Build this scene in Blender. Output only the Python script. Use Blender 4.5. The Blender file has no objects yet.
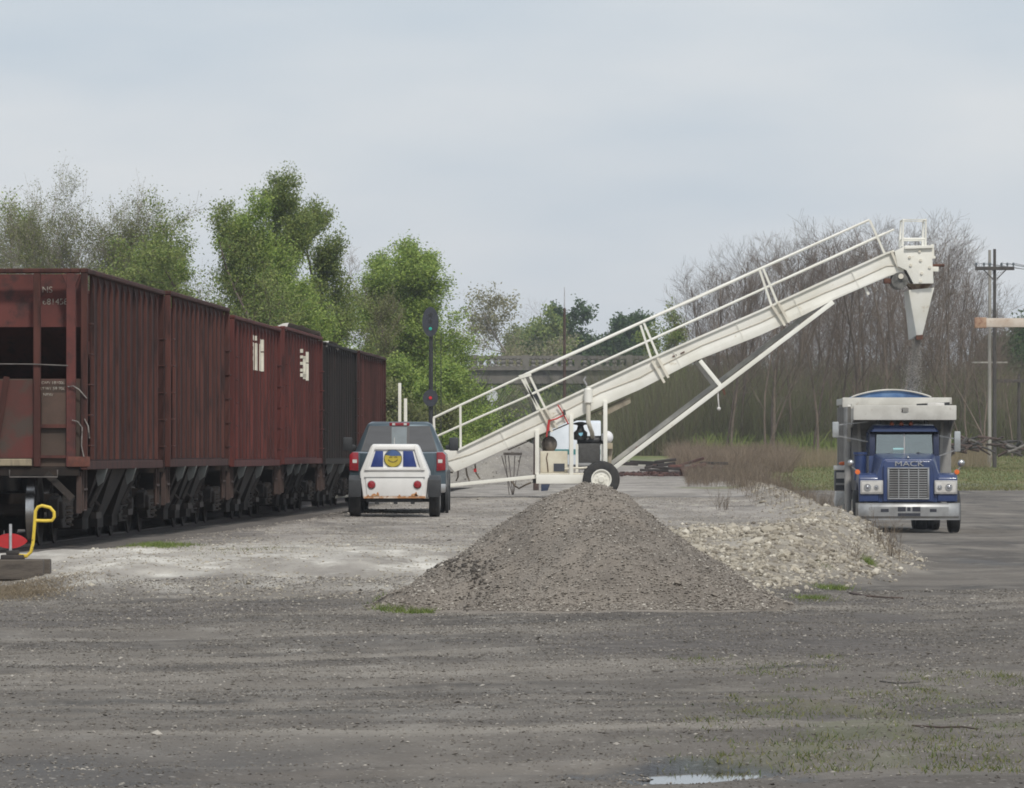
import bpy, bmesh, math, random
import numpy as np
from mathutils import Vector, Matrix

R = math.radians
random.seed(7)
rng = np.random.default_rng(11)
SC = bpy.context.scene
COL = SC.collection

# ------------------------------------------------------------------ camera
FPX, CX, HY, CAMZ = 6000.0, 512.0, 453.0, 1.55      # focal length in pixels, centre column, horizon row, eye height
cam_d = bpy.data.cameras.new('camera')
cam_d.sensor_width = 36.0
cam_d.lens = FPX / 1024.0 * 36.0
cam_d.shift_y = (HY - 394.0) / 1024.0
cam_d.clip_start = 0.5
cam_d.clip_end = 20000
cam = bpy.data.objects.new('camera', cam_d)
COL.objects.link(cam)
cam.location = (0, 0, CAMZ)
cam.rotation_euler = (R(90), 0, 0)
SC.camera = cam

# ------------------------------------------------------------------ sky, sun, exposure
SUN_EL, SUN_AZ = 50.0, 166.0          # azimuth clockwise from +Y: behind the camera, to its right
w = bpy.data.worlds.new('World')
SC.world = w
w.use_nodes = True
nt = w.node_tree
nt.nodes.clear()
wo = nt.nodes.new('ShaderNodeOutputWorld')
bg = nt.nodes.new('ShaderNodeBackground')
sky = nt.nodes.new('ShaderNodeTexSky')
sky.sky_type = 'NISHITA'
sky.sun_disc = False
sky.sun_elevation = R(SUN_EL)
sky.sun_rotation = R(SUN_AZ)
sky.dust_density = 3.0
sky.air_density = 1.2
tc = nt.nodes.new('ShaderNodeTexCoord')
mp = nt.nodes.new('ShaderNodeMapping')
mp.inputs['Scale'].default_value = (9, 9, 34)
mp.inputs['Location'].default_value = (1.3, 0.4, 0.35)
nz = nt.nodes.new('ShaderNodeTexNoise')
nz.inputs['Scale'].default_value = 1.35
nz.inputs['Detail'].default_value = 5
nz.inputs['Roughness'].default_value = 0.45
cr = nt.nodes.new('ShaderNodeValToRGB')
cr.color_ramp.elements[0].position = 0.30
cr.color_ramp.elements[0].color = (5.95, 6.80, 7.75, 1)
cr.color_ramp.elements[1].position = 0.70
cr.color_ramp.elements[1].color = (7.75, 8.10, 8.50, 1)
mx = nt.nodes.new('ShaderNodeMix')
mx.data_type = 'RGBA'
mx.inputs[0].default_value = 0.86
L = nt.links.new
L(tc.outputs['Generated'], mp.inputs['Vector'])
L(mp.outputs['Vector'], nz.inputs['Vector'])
L(nz.outputs['Fac'], cr.inputs['Fac'])
L(sky.outputs['Color'], mx.inputs[6])
L(cr.outputs['Color'], mx.inputs[7])
L(mx.outputs[2], bg.inputs['Color'])
bg.inputs['Strength'].default_value = 0.10
L(bg.outputs['Background'], wo.inputs['Surface'])

sun_d = bpy.data.lights.new('sun', 'SUN')
sun_d.energy = 2.5
sun_d.angle = R(6)
sun_d.color = (1.0, 0.96, 0.89)
sun = bpy.data.objects.new('sun', sun_d)
COL.objects.link(sun)
_a, _e = R(SUN_AZ), R(SUN_EL)
_dir = Vector((math.sin(_a) * math.cos(_e), math.cos(_a) * math.cos(_e), math.sin(_e)))
sun.rotation_euler = _dir.to_track_quat('Z', 'Y').to_euler()
sun.location = (0, 0, 60)

SC.view_settings.view_transform = 'Standard'
SC.view_settings.look = 'None'
SC.view_settings.gamma = 1.0
SC.view_settings.exposure = 0.0
SC.render.engine = 'CYCLES'
SC.cycles.use_denoising = True
SC.cycles.filter_width = 1.8
SC.cycles.max_bounces = 6
SC.cycles.transparent_max_bounces = 12
SC.cycles.volume_bounces = 0

def P(px, py, Y):
    """The point of the place that lies at this picture point at distance Y."""
    return Vector(((px - CX) * Y / FPX, Y, CAMZ - (py - HY) * Y / FPX))

# ------------------------------------------------------------------ noise in python
def _hash(ix, iy, seed):
    h = (ix.astype(np.int64) * 374761393 + iy.astype(np.int64) * 668265263 + seed * 144665) & 0x7fffffff
    h = (h ^ (h >> 13)) * 1274126177 & 0x7fffffff
    return ((h ^ (h >> 16)) & 0xffff) / 65535.0
def vnoise(x, y, seed=0):
    x = np.asarray(x, float); y = np.asarray(y, float)
    ix = np.floor(x); iy = np.floor(y)
    fx = x - ix; fy = y - iy
    fx = fx * fx * (3 - 2 * fx); fy = fy * fy * (3 - 2 * fy)
    a = _hash(ix, iy, seed); b = _hash(ix + 1, iy, seed); c = _hash(ix, iy + 1, seed); d = _hash(ix + 1, iy + 1, seed)
    return (a * (1 - fx) + b * fx) * (1 - fy) + (c * (1 - fx) + d * fx) * fy
def fbm(x, y, seed=0, oct=4):
    s = 0; a = 0.5
    for k in range(oct):
        s = s + a * vnoise(np.asarray(x) * 2 ** k + 17.3 * k, np.asarray(y) * 2 ** k - 9.1 * k, seed + k)
        a *= 0.5
    return s / 0.94
def sstep(t):
    t = np.clip(t, 0, 1)
    return t * t * (3 - 2 * t)

# ------------------------------------------------------------------ materials
MATS = {}
def nodes_of(name):
    m = bpy.data.materials.new(name)
    m.use_nodes = True
    return m, m.node_tree, m.node_tree.nodes, m.node_tree.links.new, m.node_tree.nodes['Principled BSDF']
def mat(name, base, rough=0.6, metal=0.0, second=None, scale=4.0, stretch=(1, 1, 1), lo=0.42, hi=0.62, bump=0.0, bscale=60.0,
        spec=0.5, third=None, tscale=25.0, tlo=0.62, thi=0.68, rand=0.0, coat=0.0, coord='Object'):
    """Paint, metal, wood: a base colour, broad patches of a second, small spots of a third, fine relief."""
    if name in MATS: return MATS[name]
    m, t, N, Lk, bs = nodes_of(name)
    bs.inputs['Roughness'].default_value = rough
    bs.inputs['Metallic'].default_value = metal
    bs.inputs['Specular IOR Level'].default_value = spec
    bs.inputs['Coat Weight'].default_value = coat
    bs.inputs['Coat Roughness'].default_value = 0.12
    c = N.new('ShaderNodeTexCoord'); mpn = N.new('ShaderNodeMapping'); mpn.inputs['Scale'].default_value = stretch
    if rand:
        oi = N.new('ShaderNodeObjectInfo'); ad = N.new('ShaderNodeVectorMath'); ad.operation = 'ADD'
        sc = N.new('ShaderNodeVectorMath'); sc.operation = 'SCALE'; sc.inputs['Scale'].default_value = 37.0
        cb = N.new('ShaderNodeCombineXYZ')
        for i in range(3): Lk(oi.outputs['Random'], cb.inputs[i])
        Lk(cb.outputs[0], sc.inputs[0]); Lk(c.outputs[coord], ad.inputs[0]); Lk(sc.outputs[0], ad.inputs[1]); Lk(ad.outputs[0], mpn.inputs['Vector'])
    else:
        Lk(c.outputs[coord], mpn.inputs['Vector'])
    col = None
    def layer(prev, colour, scl, a, b, det=6):
        n = N.new('ShaderNodeTexNoise'); n.inputs['Scale'].default_value = scl; n.inputs['Detail'].default_value = det; n.inputs['Roughness'].default_value = 0.62
        Lk(mpn.outputs['Vector'], n.inputs['Vector'])
        r = N.new('ShaderNodeMapRange'); r.inputs['From Min'].default_value = a; r.inputs['From Max'].default_value = b
        Lk(n.outputs['Fac'], r.inputs['Value'])
        x = N.new('ShaderNodeMix'); x.data_type = 'RGBA'
        Lk(r.outputs['Result'], x.inputs[0])
        if prev is None: x.inputs[6].default_value = (*base, 1)
        else: Lk(prev, x.inputs[6])
        x.inputs[7].default_value = (*colour, 1)
        return x.outputs[2]
    if second is None: second = tuple(v * 0.82 for v in base)
    col = layer(None, second, scale, lo, hi)
    if third is not None: col = layer(col, third, tscale, tlo, thi)
    if rand:
        hv = N.new('ShaderNodeHueSaturation'); mr = N.new('ShaderNodeMapRange')
        mr.inputs['To Min'].default_value = 1 - rand; mr.inputs['To Max'].default_value = 1 + rand
        Lk(oi.outputs['Random'], mr.inputs['Value']); Lk(mr.outputs['Result'], hv.inputs['Value']); Lk(col, hv.inputs['Color']); col = hv.outputs['Color']
    Lk(col, bs.inputs['Base Color'])
    if bump:
        n = N.new('ShaderNodeTexNoise'); n.inputs['Scale'].default_value = bscale; n.inputs['Detail'].default_value = 4
        Lk(mpn.outputs['Vector'], n.inputs['Vector'])
        b = N.new('ShaderNodeBump'); b.inputs['Strength'].default_value = bump; b.inputs['Distance'].default_value = 0.02
        Lk(n.outputs['Fac'], b.inputs['Height']); Lk(b.outputs['Normal'], bs.inputs['Normal'])
    MATS[name] = m
    return m
def lamp_mat(name, colour, strength):
    if name in MATS: return MATS[name]
    m, t, N, Lk, bs = nodes_of(name)
    bs.inputs['Base Color'].default_value = (*colour, 1)
    bs.inputs['Emission Color'].default_value = (*colour, 1)
    bs.inputs['Emission Strength'].default_value = strength
    MATS[name] = m
    return m
def glass_mat(name, tint, fac, rough=0.04):
    if name in MATS: return MATS[name]
    m, t, N, Lk, bs = nodes_of(name)
    N.remove(bs)
    o = N['Material Output']; g = N.new('ShaderNodeBsdfGlossy'); tr = N.new('ShaderNodeBsdfTransparent'); mxs = N.new('ShaderNodeMixShader')
    fr = N.new('ShaderNodeFresnel'); fr.inputs['IOR'].default_value = 1.5
    ad = N.new('ShaderNodeMath'); ad.operation = 'ADD'; ad.use_clamp = True; ad.inputs[1].default_value = fac
    Lk(fr.outputs[0], ad.inputs[0]); Lk(ad.outputs[0], mxs.inputs[0])
    g.inputs['Roughness'].default_value = rough; g.inputs['Color'].default_value = (0.9, 0.95, 0.93, 1)
    tr.inputs['Color'].default_value = (*tint, 1)
    Lk(tr.outputs[0], mxs.inputs[1]); Lk(g.outputs[0], mxs.inputs[2]); Lk(mxs.outputs[0], o.inputs['Surface'])
    MATS[name] = m
    return m
def leaf_mat(name, a, b, c=None):
    """Leaves: each leaf takes its own shade between a and b; light passes through a little."""
    if name in MATS: return MATS[name]
    m, t, N, Lk, bs = nodes_of(name)
    g = N.new('ShaderNodeNewGeometry'); r = N.new('ShaderNodeValToRGB')
    r.color_ramp.elements[0].color = (*a, 1); r.color_ramp.elements[1].color = (*b, 1)
    if c is not None:
        e = r.color_ramp.elements.new(0.85); e.color = (*c, 1)
    Lk(g.outputs['Random Per Island'], r.inputs['Fac'])
    tl = N.new('ShaderNodeBsdfTranslucent'); ms = N.new('ShaderNodeMixShader'); ms.inputs[0].default_value = 0.3
    Lk(r.outputs['Color'], bs.inputs['Base Color']); Lk(r.outputs['Color'], tl.inputs['Color'])
    bs.inputs['Roughness'].default_value = 0.6
    bs.inputs['Specular IOR Level'].default_value = 0.25
    Lk(bs.outputs[0], ms.inputs[1]); Lk(tl.outputs[0], ms.inputs[2]); Lk(ms.outputs[0], N['Material Output'].inputs['Surface'])
    MATS[name] = m
    return m

# ------------------------------------------------------------------ mesh builder
class MB:
    def __init__(s): s.v = []; s.f = []; s.m = []
    def add(s, vs, fs, m=0):
        o = len(s.v); s.v += [tuple(p) for p in vs]; s.f += [tuple(i + o for i in q) for q in fs]; s.m += [m] * len(fs); return s
    def box(s, x0, x1, y0, y1, z0, z1, m=0):
        return s.add([(x0, y0, z0), (x1, y0, z0), (x1, y1, z0), (x0, y1, z0), (x0, y0, z1), (x1, y0, z1), (x1, y1, z1), (x0, y1, z1)],
                     [(0, 3, 2, 1), (4, 5, 6, 7), (0, 1, 5, 4), (1, 2, 6, 5), (2, 3, 7, 6), (3, 0, 4, 7)], m)
    def bar(s, p0, p1, w, h, up=(0, 0, 1), m=0):
        p0 = Vector(p0); p1 = Vector(p1); d = (p1 - p0).normalized(); u = Vector(up)
        if abs(d.dot(u)) > 0.98: u = Vector((0, 1, 0))
        a = d.cross(u).normalized() * w / 2; b = a.cross(d).normalized() * h / 2
        return s.add([p0 - a - b, p0 + a - b, p0 + a + b, p0 - a + b, p1 - a - b, p1 + a - b, p1 + a + b, p1 - a + b],
                     [(0, 3, 2, 1), (4, 5, 6, 7), (0, 1, 5, 4), (1, 2, 6, 5), (2, 3, 7, 6), (3, 0, 4, 7)], m)
    def tube(s, pts, r, n=8, m=0):
        pts = [Vector(p) for p in pts]; rings = []; rr = r if isinstance(r, (list, tuple)) else [r] * len(pts); prev = None
        for i, p in enumerate(pts):
            d = (pts[min(i + 1, len(pts) - 1)] - pts[max(i - 1, 0)]).normalized()
            if prev is None:
                a = d.cross(Vector((0, 0, 1)) if abs(d.z) < 0.9 else Vector((0, 1, 0))).normalized()
            else:
                a = (prev - d * prev.dot(d)).normalized()
            prev = a; b = d.cross(a)
            rings.append([p + (a * math.cos(t) + b * math.sin(t)) * rr[i] for t in [2 * math.pi * k / n for k in range(n)]])
        vs = [q for g in rings for q in g]; fs = []
        for i in range(len(pts) - 1):
            for k in range(n): fs.append((i * n + k, i * n + (k + 1) % n, (i + 1) * n + (k + 1) % n, (i + 1) * n + k))
        fs.append(tuple(reversed(range(n)))); fs.append(tuple((len(pts) - 1) * n + k for k in range(n)))
        return s.add(vs, fs, m)
    def cyl(s, p0, p1, r0, r1=None, n=16, m=0):
        return s.tube([p0, p1], [r0, r0 if r1 is None else r1], n, m)
    def loft(s, polys, m=0, caps=True):
        n = len(polys[0]); vs = [p for q in polys for p in q]; fs = []
        for i in range(len(polys) - 1):
            for k in range(n): fs.append((i * n + k, i * n + (k + 1) % n, (i + 1) * n + (k + 1) % n, (i + 1) * n + k))
        if caps: fs.append(tuple(reversed(range(n)))); fs.append(tuple((len(polys) - 1) * n + k for k in range(n)))
        return s.add(vs, fs, m)
    def prism_y(s, poly, y0, y1, m=0): return s.loft([[(x, y, z) for x, z in poly] for y in (y0, y1)], m)
    def prism_x(s, poly, x0, x1, m=0): return s.loft([[(x, y, z) for y, z in poly] for x in (x0, x1)], m)
    def prism_z(s, poly, z0, z1, m=0): return s.loft([[(x, y, z) for x, y in poly] for z in (z0, z1)], m)
    def lathe(s, prof, c, axis='x', n=24, m=0):
        """prof: (radius, offset along the axis), from one end to the other; closed with caps."""
        rings = []
        for r, t in prof:
            g = []
            for k in range(n):
                a = 2 * math.pi * k / n; u, v_ = r * math.cos(a), r * math.sin(a)
                q = {'x': (t, u, v_), 'y': (u, t, v_), 'z': (u, v_, t)}[axis]
                g.append((c[0] + q[0], c[1] + q[1], c[2] + q[2]))
            rings.append(g)
        return s.loft(rings, m)
    def ball(s, c, r, n=14, k=8, m=0):
        r = (r, r, r) if isinstance(r, (int, float)) else r
        rings = []
        for i in range(k + 1):
            ph = -math.pi / 2 + math.pi * (i + (0.02 if i == 0 else -0.02 if i == k else 0)) / k
            rings.append([(c[0] + r[0] * math.cos(ph) * math.cos(a), c[1] + r[1] * math.cos(ph) * math.sin(a), c[2] + r[2] * math.sin(ph))
                          for a in [2 * math.pi * j / n for j in range(n)]])
        return s.loft(rings, m)
    def mesh(s, name, mats, smooth=True, bevel=0.0, seg=2, angle=35):
        me = bpy.data.meshes.new(name)
        me.from_pydata(s.v, [], s.f)
        for i, k in enumerate(s.m): me.polygons[i].material_index = k
        b = bmesh.new(); b.from_mesh(me)
        bmesh.ops.recalc_face_normals(b, faces=b.faces)
        if bevel:
            ed = [e for e in b.edges if len(e.link_faces) == 2 and e.calc_face_angle(0) > R(30)]
            bmesh.ops.bevel(b, geom=ed, offset=bevel, segments=seg, profile=0.6, affect='EDGES', clamp_overlap=True)
        b.to_mesh(me); b.free()
        if smooth:
            me.polygons.foreach_set('use_smooth', [True] * len(me.polygons))
            me.set_sharp_from_angle(angle=R(angle))
        for q in (mats if isinstance(mats, (list, tuple)) else [mats]): me.materials.append(q)
        return me
    def build(s, name, mats, parent=None, loc=None, **kw):
        return obj(name, s.mesh(name, mats, **kw), parent, loc)

def obj(name, me, parent=None, loc=None, rz=None, scale=None):
    o = bpy.data.objects.new(name, me)
    COL.objects.link(o)
    if parent is not None: o.parent = parent
    if loc is not None: o.location = loc
    if rz is not None: o.rotation_euler = (0, 0, rz)
    if scale is not None: o.scale = (scale,) * 3 if isinstance(scale, (int, float)) else scale
    return o
def tag(o, label=None, cat=None, group=None, kind=None):
    if label: o['label'] = label
    if cat: o['category'] = cat
    if group: o['group'] = group
    if kind: o['kind'] = kind
    return o
def thing(name, loc, label, cat, group=None, rz=0.0):
    o = bpy.data.objects.new(name, None)
    COL.objects.link(o)
    o.location = loc; o.rotation_euler = (0, 0, rz); o.empty_display_size = 0.3
    return tag(o, label, cat, group)
CHILDREN = {}
def copy_tree(o, parent=None):
    c = o.copy(); COL.objects.link(c)
    if parent is not None: c.parent = parent
    for ch in list(o.children): copy_tree(ch, c)
    return c
def np_mesh(name, V, F, mats, mi=None, smooth=False):
    """V (n,3), F (m,k): one mesh from arrays."""
    me = bpy.data.meshes.new(name)
    n, (m, k) = len(V), F.shape
    me.vertices.add(n); me.vertices.foreach_set('co', np.ascontiguousarray(V, dtype=np.float32).ravel())
    me.loops.add(m * k); me.loops.foreach_set('vertex_index', np.ascontiguousarray(F, dtype=np.int32).ravel())
    me.polygons.add(m); me.polygons.foreach_set('loop_start', np.arange(0, m * k, k, dtype=np.int32))
    me.polygons.foreach_set('loop_total', np.full(m, k, dtype=np.int32))
    for q in (mats if isinstance(mats, (list, tuple)) else [mats]): me.materials.append(q)
    if mi is not None: me.polygons.foreach_set('material_index', np.ascontiguousarray(mi, dtype=np.int32))
    me.polygons.foreach_set('use_smooth', np.full(m, smooth, dtype=bool))
    me.update(calc_edges=True)
    me.validate()
    return me
def scatter(bv, bf, pos, scl, seed=1, flat=1.0):
    """Many small copies of one shape (verts bv, faces bf) turned at random, as one pair of arrays."""
    r = np.random.default_rng(seed)
    n = len(pos); bv = np.asarray(bv, float); bf = np.asarray(bf)
    a = r.uniform(0, 2 * np.pi, n); t = r.normal(0, 0.35, (n, 2))
    ca, sa = np.cos(a), np.sin(a)
    s3 = np.asarray(scl).reshape(-1, 1) * r.uniform(0.65, 1.35, (n, 3)); s3[:, 2] *= flat
    v = bv[None] * s3[:, None, :]
    x = v[..., 0] * ca[:, None] - v[..., 1] * sa[:, None]; y = v[..., 0] * sa[:, None] + v[..., 1] * ca[:, None]
    z = v[..., 2] + x * t[:, :1] * 0.5 + y * t[:, 1:] * 0.5
    V = np.stack([x, y, z], -1) + np.asarray(pos)[:, None, :]
    F = bf[None] + (np.arange(n) * len(bv))[:, None, None]
    return V.reshape(-1, 3), F.reshape(-1, bf.shape[1])
def rock_shape(seed, n=1):
    """An angular stone: a jittered icosahedron."""
    b = bmesh.new(); bmesh.ops.create_icosphere(b, subdivisions=n, radius=1.0)
    r = random.Random(seed)
    v = [tuple(c * (1 + r.uniform(-0.28, 0.24)) for c in q.co) for q in b.verts]; f = [tuple(q.index for q in g.verts) for g in b.faces]
    b.free()
    return v, f
def text_mesh(body, size, depth, m, bold=1.0):
    cu = bpy.data.curves.new('text', 'FONT'); cu.body = body; cu.size = size; cu.extrude = depth; cu.align_x = 'CENTER'; cu.align_y = 'CENTER'; cu.offset = 0.0
    o = bpy.data.objects.new('text', cu); COL.objects.link(o)
    me = bpy.data.meshes.new_from_object(o.evaluated_get(bpy.context.evaluated_depsgraph_get()))
    bpy.data.objects.remove(o); bpy.data.curves.remove(cu)
    me.materials.clear(); me.materials.append(m); me.transform(Matrix.Rotation(R(90), 4, 'X'))
    return me

# ------------------------------------------------------------------ palette
cream = mat('cream_paint', (0.80, 0.785, 0.72), 0.5, second=(0.72, 0.70, 0.62), scale=1.1, third=(0.50, 0.42, 0.30), tscale=5, tlo=0.64, thi=0.78, bump=0.03, bscale=20)
cream_d = mat('dusty_cream_paint', (0.70, 0.66, 0.56), 0.6, second=(0.58, 0.54, 0.45), scale=2.2, third=(0.33, 0.22, 0.13), tscale=8, tlo=0.64, thi=0.74)
grey_steel = mat('grey_steel', (0.34, 0.34, 0.34), 0.55, second=(0.25, 0.25, 0.25), scale=3)
far_strut_grey = mat('far_strut_grey_paint', (0.50, 0.49, 0.45), 0.6, second=(0.36, 0.355, 0.34), scale=2.5)  # greyer tone for the far strut and far link
black = mat('black_metal', (0.018, 0.018, 0.02), 0.5, second=(0.03, 0.03, 0.03), scale=5)
rubber = mat('tyre_rubber', (0.022, 0.022, 0.023), 0.8, second=(0.04, 0.038, 0.035), scale=6, bump=0.1, bscale=30)
rust = mat('rusty_steel', (0.12, 0.05, 0.03), 0.85, second=(0.06, 0.03, 0.022), scale=6, bump=0.2, bscale=40)
chrome = mat('chrome', (0.50, 0.50, 0.50), 0.3, 0.9, second=(0.38, 0.38, 0.37), scale=3)
red_lens = mat('red_lens', (0.30, 0.014, 0.022), 0.2, second=(0.21, 0.01, 0.016), scale=5, coat=0.5)
white_lens = mat('white_lens', (0.62, 0.60, 0.57), 0.25, second=(0.52, 0.50, 0.47), scale=4)
orange_lens = mat('orange_lens', (0.75, 0.16, 0.03), 0.3, second=(0.6, 0.12, 0.02), scale=4)
wood_grey = mat('weathered_timber', (0.22, 0.19, 0.16), 0.9, second=(0.11, 0.09, 0.075), scale=3, stretch=(1, 1, 8), bump=0.2, bscale=20, rand=0.15)
# ================================================================== THE GROUND
TRK_S = 0.0345
def track_x(y): return -7.40 + TRK_S * (y - 82.5)
RAIL_Z = 0.30
def toe_x(y): return np.interp(y, [58, 62, 70, 76, 89, 112, 141, 200, 244, 300], [1.4, 2.3, 3.9, 4.9, 6.3, 7.5, 8.1, 9.6, 10.8, 13.0])
def plateau_mask(x, y):
    wob = (fbm(x * 0.6, y * 0.25, 5) - 0.5) * 2.2
    yt = np.interp(x, [-5.6, -4.6, -3, 1, 3], [66.0, 61.5, 61.0, 62.0, 62.0]) + wob * 1.6
    wd = np.interp(x, [-2, 1, 3], [13.5, 16.0, 22.0])
    a = sstep((y - yt) / wd)
    b = sstep((toe_x(y) + wob * 0.35 - x) / 1.7)
    return np.maximum(a * b, sstep((y - 260) / 60))
PUD = (0.90, 29.25, 0.40, 0.85)
def puddle_d(x, y):
    return np.hypot((x - PUD[0]) / PUD[2], (y - PUD[1]) / PUD[3]) + (fbm(x * 3.5, y * 1.2, 71) - 0.5) * 1.5
def H(x, y):
    x = np.asarray(x, float); y = np.asarray(y, float)
    road = np.interp(y, [0, 63, 143, 200, 260, 330, 400, 700, 4000], [0, 0, -0.36, -0.25, 0.05, 1.35, 1.7, 1.7, 1.5])
    lft = np.interp(y, [0, 63, 143, 260, 330, 4000], [0, 0, 0.1, 0.3, 0.9, 1.3])
    low = np.where(x > 4, road, lft + (road - lft) * sstep((x + 1) / 5.0))
    pl = np.interp(y, [0, 75, 120, 150, 250, 320, 400, 700, 4000], [0.33, 0.33, 0.285, 0.455, 0.5, 0.95, 1.2, 1.5, 1.5])
    far = np.where(x > 6, 1.0, 0.0) * sstep((y - 240) / 60)
    pl = pl * (1 - far) + np.maximum(pl, road) * far
    m = plateau_mask(x, y)
    z = low * (1 - m) + pl * m
    tm = sstep((track_x(y) + 2.75 - x) / 1.1) * sstep((y - 75) / 5.0)
    out = sstep((x - track_x(y) - 0.80) / 0.12)
    z = z * (1 - tm) + (RAIL_Z - 0.17 + 0.11 * out) * tm
    near = np.exp(-np.maximum(y - 30, 0) / 160.0)
    z = z + (fbm(x * 0.35, y * 0.12, 3) - 0.5) * 0.10 * near * (1 - 0.6 * tm)
    z = z + (fbm(x * 2.2, y * 0.9, 8) - 0.5) * 0.045 * near
    dy_ = np.minimum(y - 75.0, 0); ra = np.hypot(x + 20.0, dy_); z = z + (fbm(ra * 1.3, np.arctan2(dy_, x + 20.0) * 5.0 + np.maximum(y - 75, 0) * .1, 52) - 0.5) * 0.08 * near * (1 - m)
    e_ = toe_x(y) - x
    z = z + 0.13 * np.exp(-((e_ - 1.5) / 0.7) ** 2) * sstep((y - 72) / 12) * sstep((235 - y) / 30) * (0.5 + fbm(x * .8, y * .15, 91))
    rub = rubble_mask(x, y)
    z = z + rub * (0.02 + 0.16 * fbm(x * 1.3, y * 0.5, 21))
    bank = sstep((y - 65) / 4) * sstep((80 - y) / 5) * sstep((2 - x) / 2.0)
    z = z + bank * (fbm(x * 1.4, y * 0.4, 44) - 0.5) * 0.16
    pd = puddle_d(x, y)
    z = z - 0.05 * sstep((1.35 - pd) / 0.9)
    return z
def rubble_mask(x, y):
    e = toe_x(y) - x
    a = sstep((e + 0.1) / 1.2) * sstep((5.4 - e) / 2.2)
    b = sstep((y - 60.5) / 3.0) * np.maximum(sstep((112 - y) / 34.0), .55 * sstep((225 - y) / 60.0) * sstep((2.6 - e) / .8)) * sstep((x - 1.1) / 1.0)
    return np.clip(a * b * (0.25 + 1.6 * fbm(x * 1.1, y * .4, 27)), 0, 1)
def hz(x, y): return float(H(np.array([x]), np.array([y]))[0])
def ground_px(px, py, y0=26.0, y1=600.0):
    """Where the line of sight through this picture point meets the ground."""
    ys = np.linspace(y0, y1, 6000); xs = (px - CX) * ys / FPX; zs = CAMZ - (py - HY) * ys / FPX
    k = int(np.argmax(H(xs, ys) >= zs))
    return float(xs[k]), float(ys[k])

_x = np.concatenate([np.linspace(-3500, -60, 24)[:-1], np.linspace(-60, -12, 40)[:-1], np.arange(-12, 14, 0.10), np.linspace(14, 60, 40), np.linspace(60, 3500, 24)[1:]])
_y = np.concatenate([np.linspace(-60, 24, 16)[:-1], np.arange(24, 66, 0.16), np.arange(66, 125, 0.25), np.arange(125, 260, 0.9), np.linspace(260, 420, 60), np.geomspace(430, 6000, 30)])
GX, GY = np.meshgrid(_x, _y)
GZ = H(GX, GY)
nx, ny = len(_x), len(_y)
idx = np.arange(nx * ny).reshape(ny, nx)
F = np.stack([idx[:-1, :-1], idx[:-1, 1:], idx[1:, 1:], idx[1:, :-1]], -1).reshape(-1, 4)
V = np.stack([GX, GY, GZ], -1).reshape(-1, 3)

def kit(name):
    m, t, N, Lk, bs = nodes_of(name)
    geo = N.new('ShaderNodeNewGeometry')
    def noise(scale, stretch=(1, 1, 1), det=5, rough=0.6):
        q = N.new('ShaderNodeMapping'); q.inputs['Scale'].default_value = stretch; Lk(geo.outputs['Position'], q.inputs['Vector'])
        n = N.new('ShaderNodeTexNoise'); n.inputs['Scale'].default_value = scale; n.inputs['Detail'].default_value = det; n.inputs['Roughness'].default_value = rough
        Lk(q.outputs['Vector'], n.inputs['Vector']); return n.outputs['Fac']
    noise.N, noise.Lk, noise.geo = N, Lk, geo
    def rmap(s, a, b, c=0.0, d=1.0):
        r = N.new('ShaderNodeMapRange'); r.inputs['From Min'].default_value = a; r.inputs['From Max'].default_value = b
        r.inputs['To Min'].default_value = c; r.inputs['To Max'].default_value = d; Lk(s, r.inputs['Value']); return r.outputs['Result']
    def mix(f, a, b, mode='MIX'):
        k = N.new('ShaderNodeMix'); k.data_type = 'RGBA'; k.blend_type = mode
        if isinstance(f, float): k.inputs[0].default_value = f
        else: Lk(f, k.inputs[0])
        for i, v in ((6, a), (7, b)):
            if isinstance(v, tuple): k.inputs[i].default_value = (*v, 1)
            else: Lk(v, k.inputs[i])
        return k.outputs[2]
    return m, N, Lk, bs, geo, noise, rmap, mix
ARC = (-20.0, 75.0)                  # wheel tracks run round this point: from the left, then away towards the truck
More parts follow.
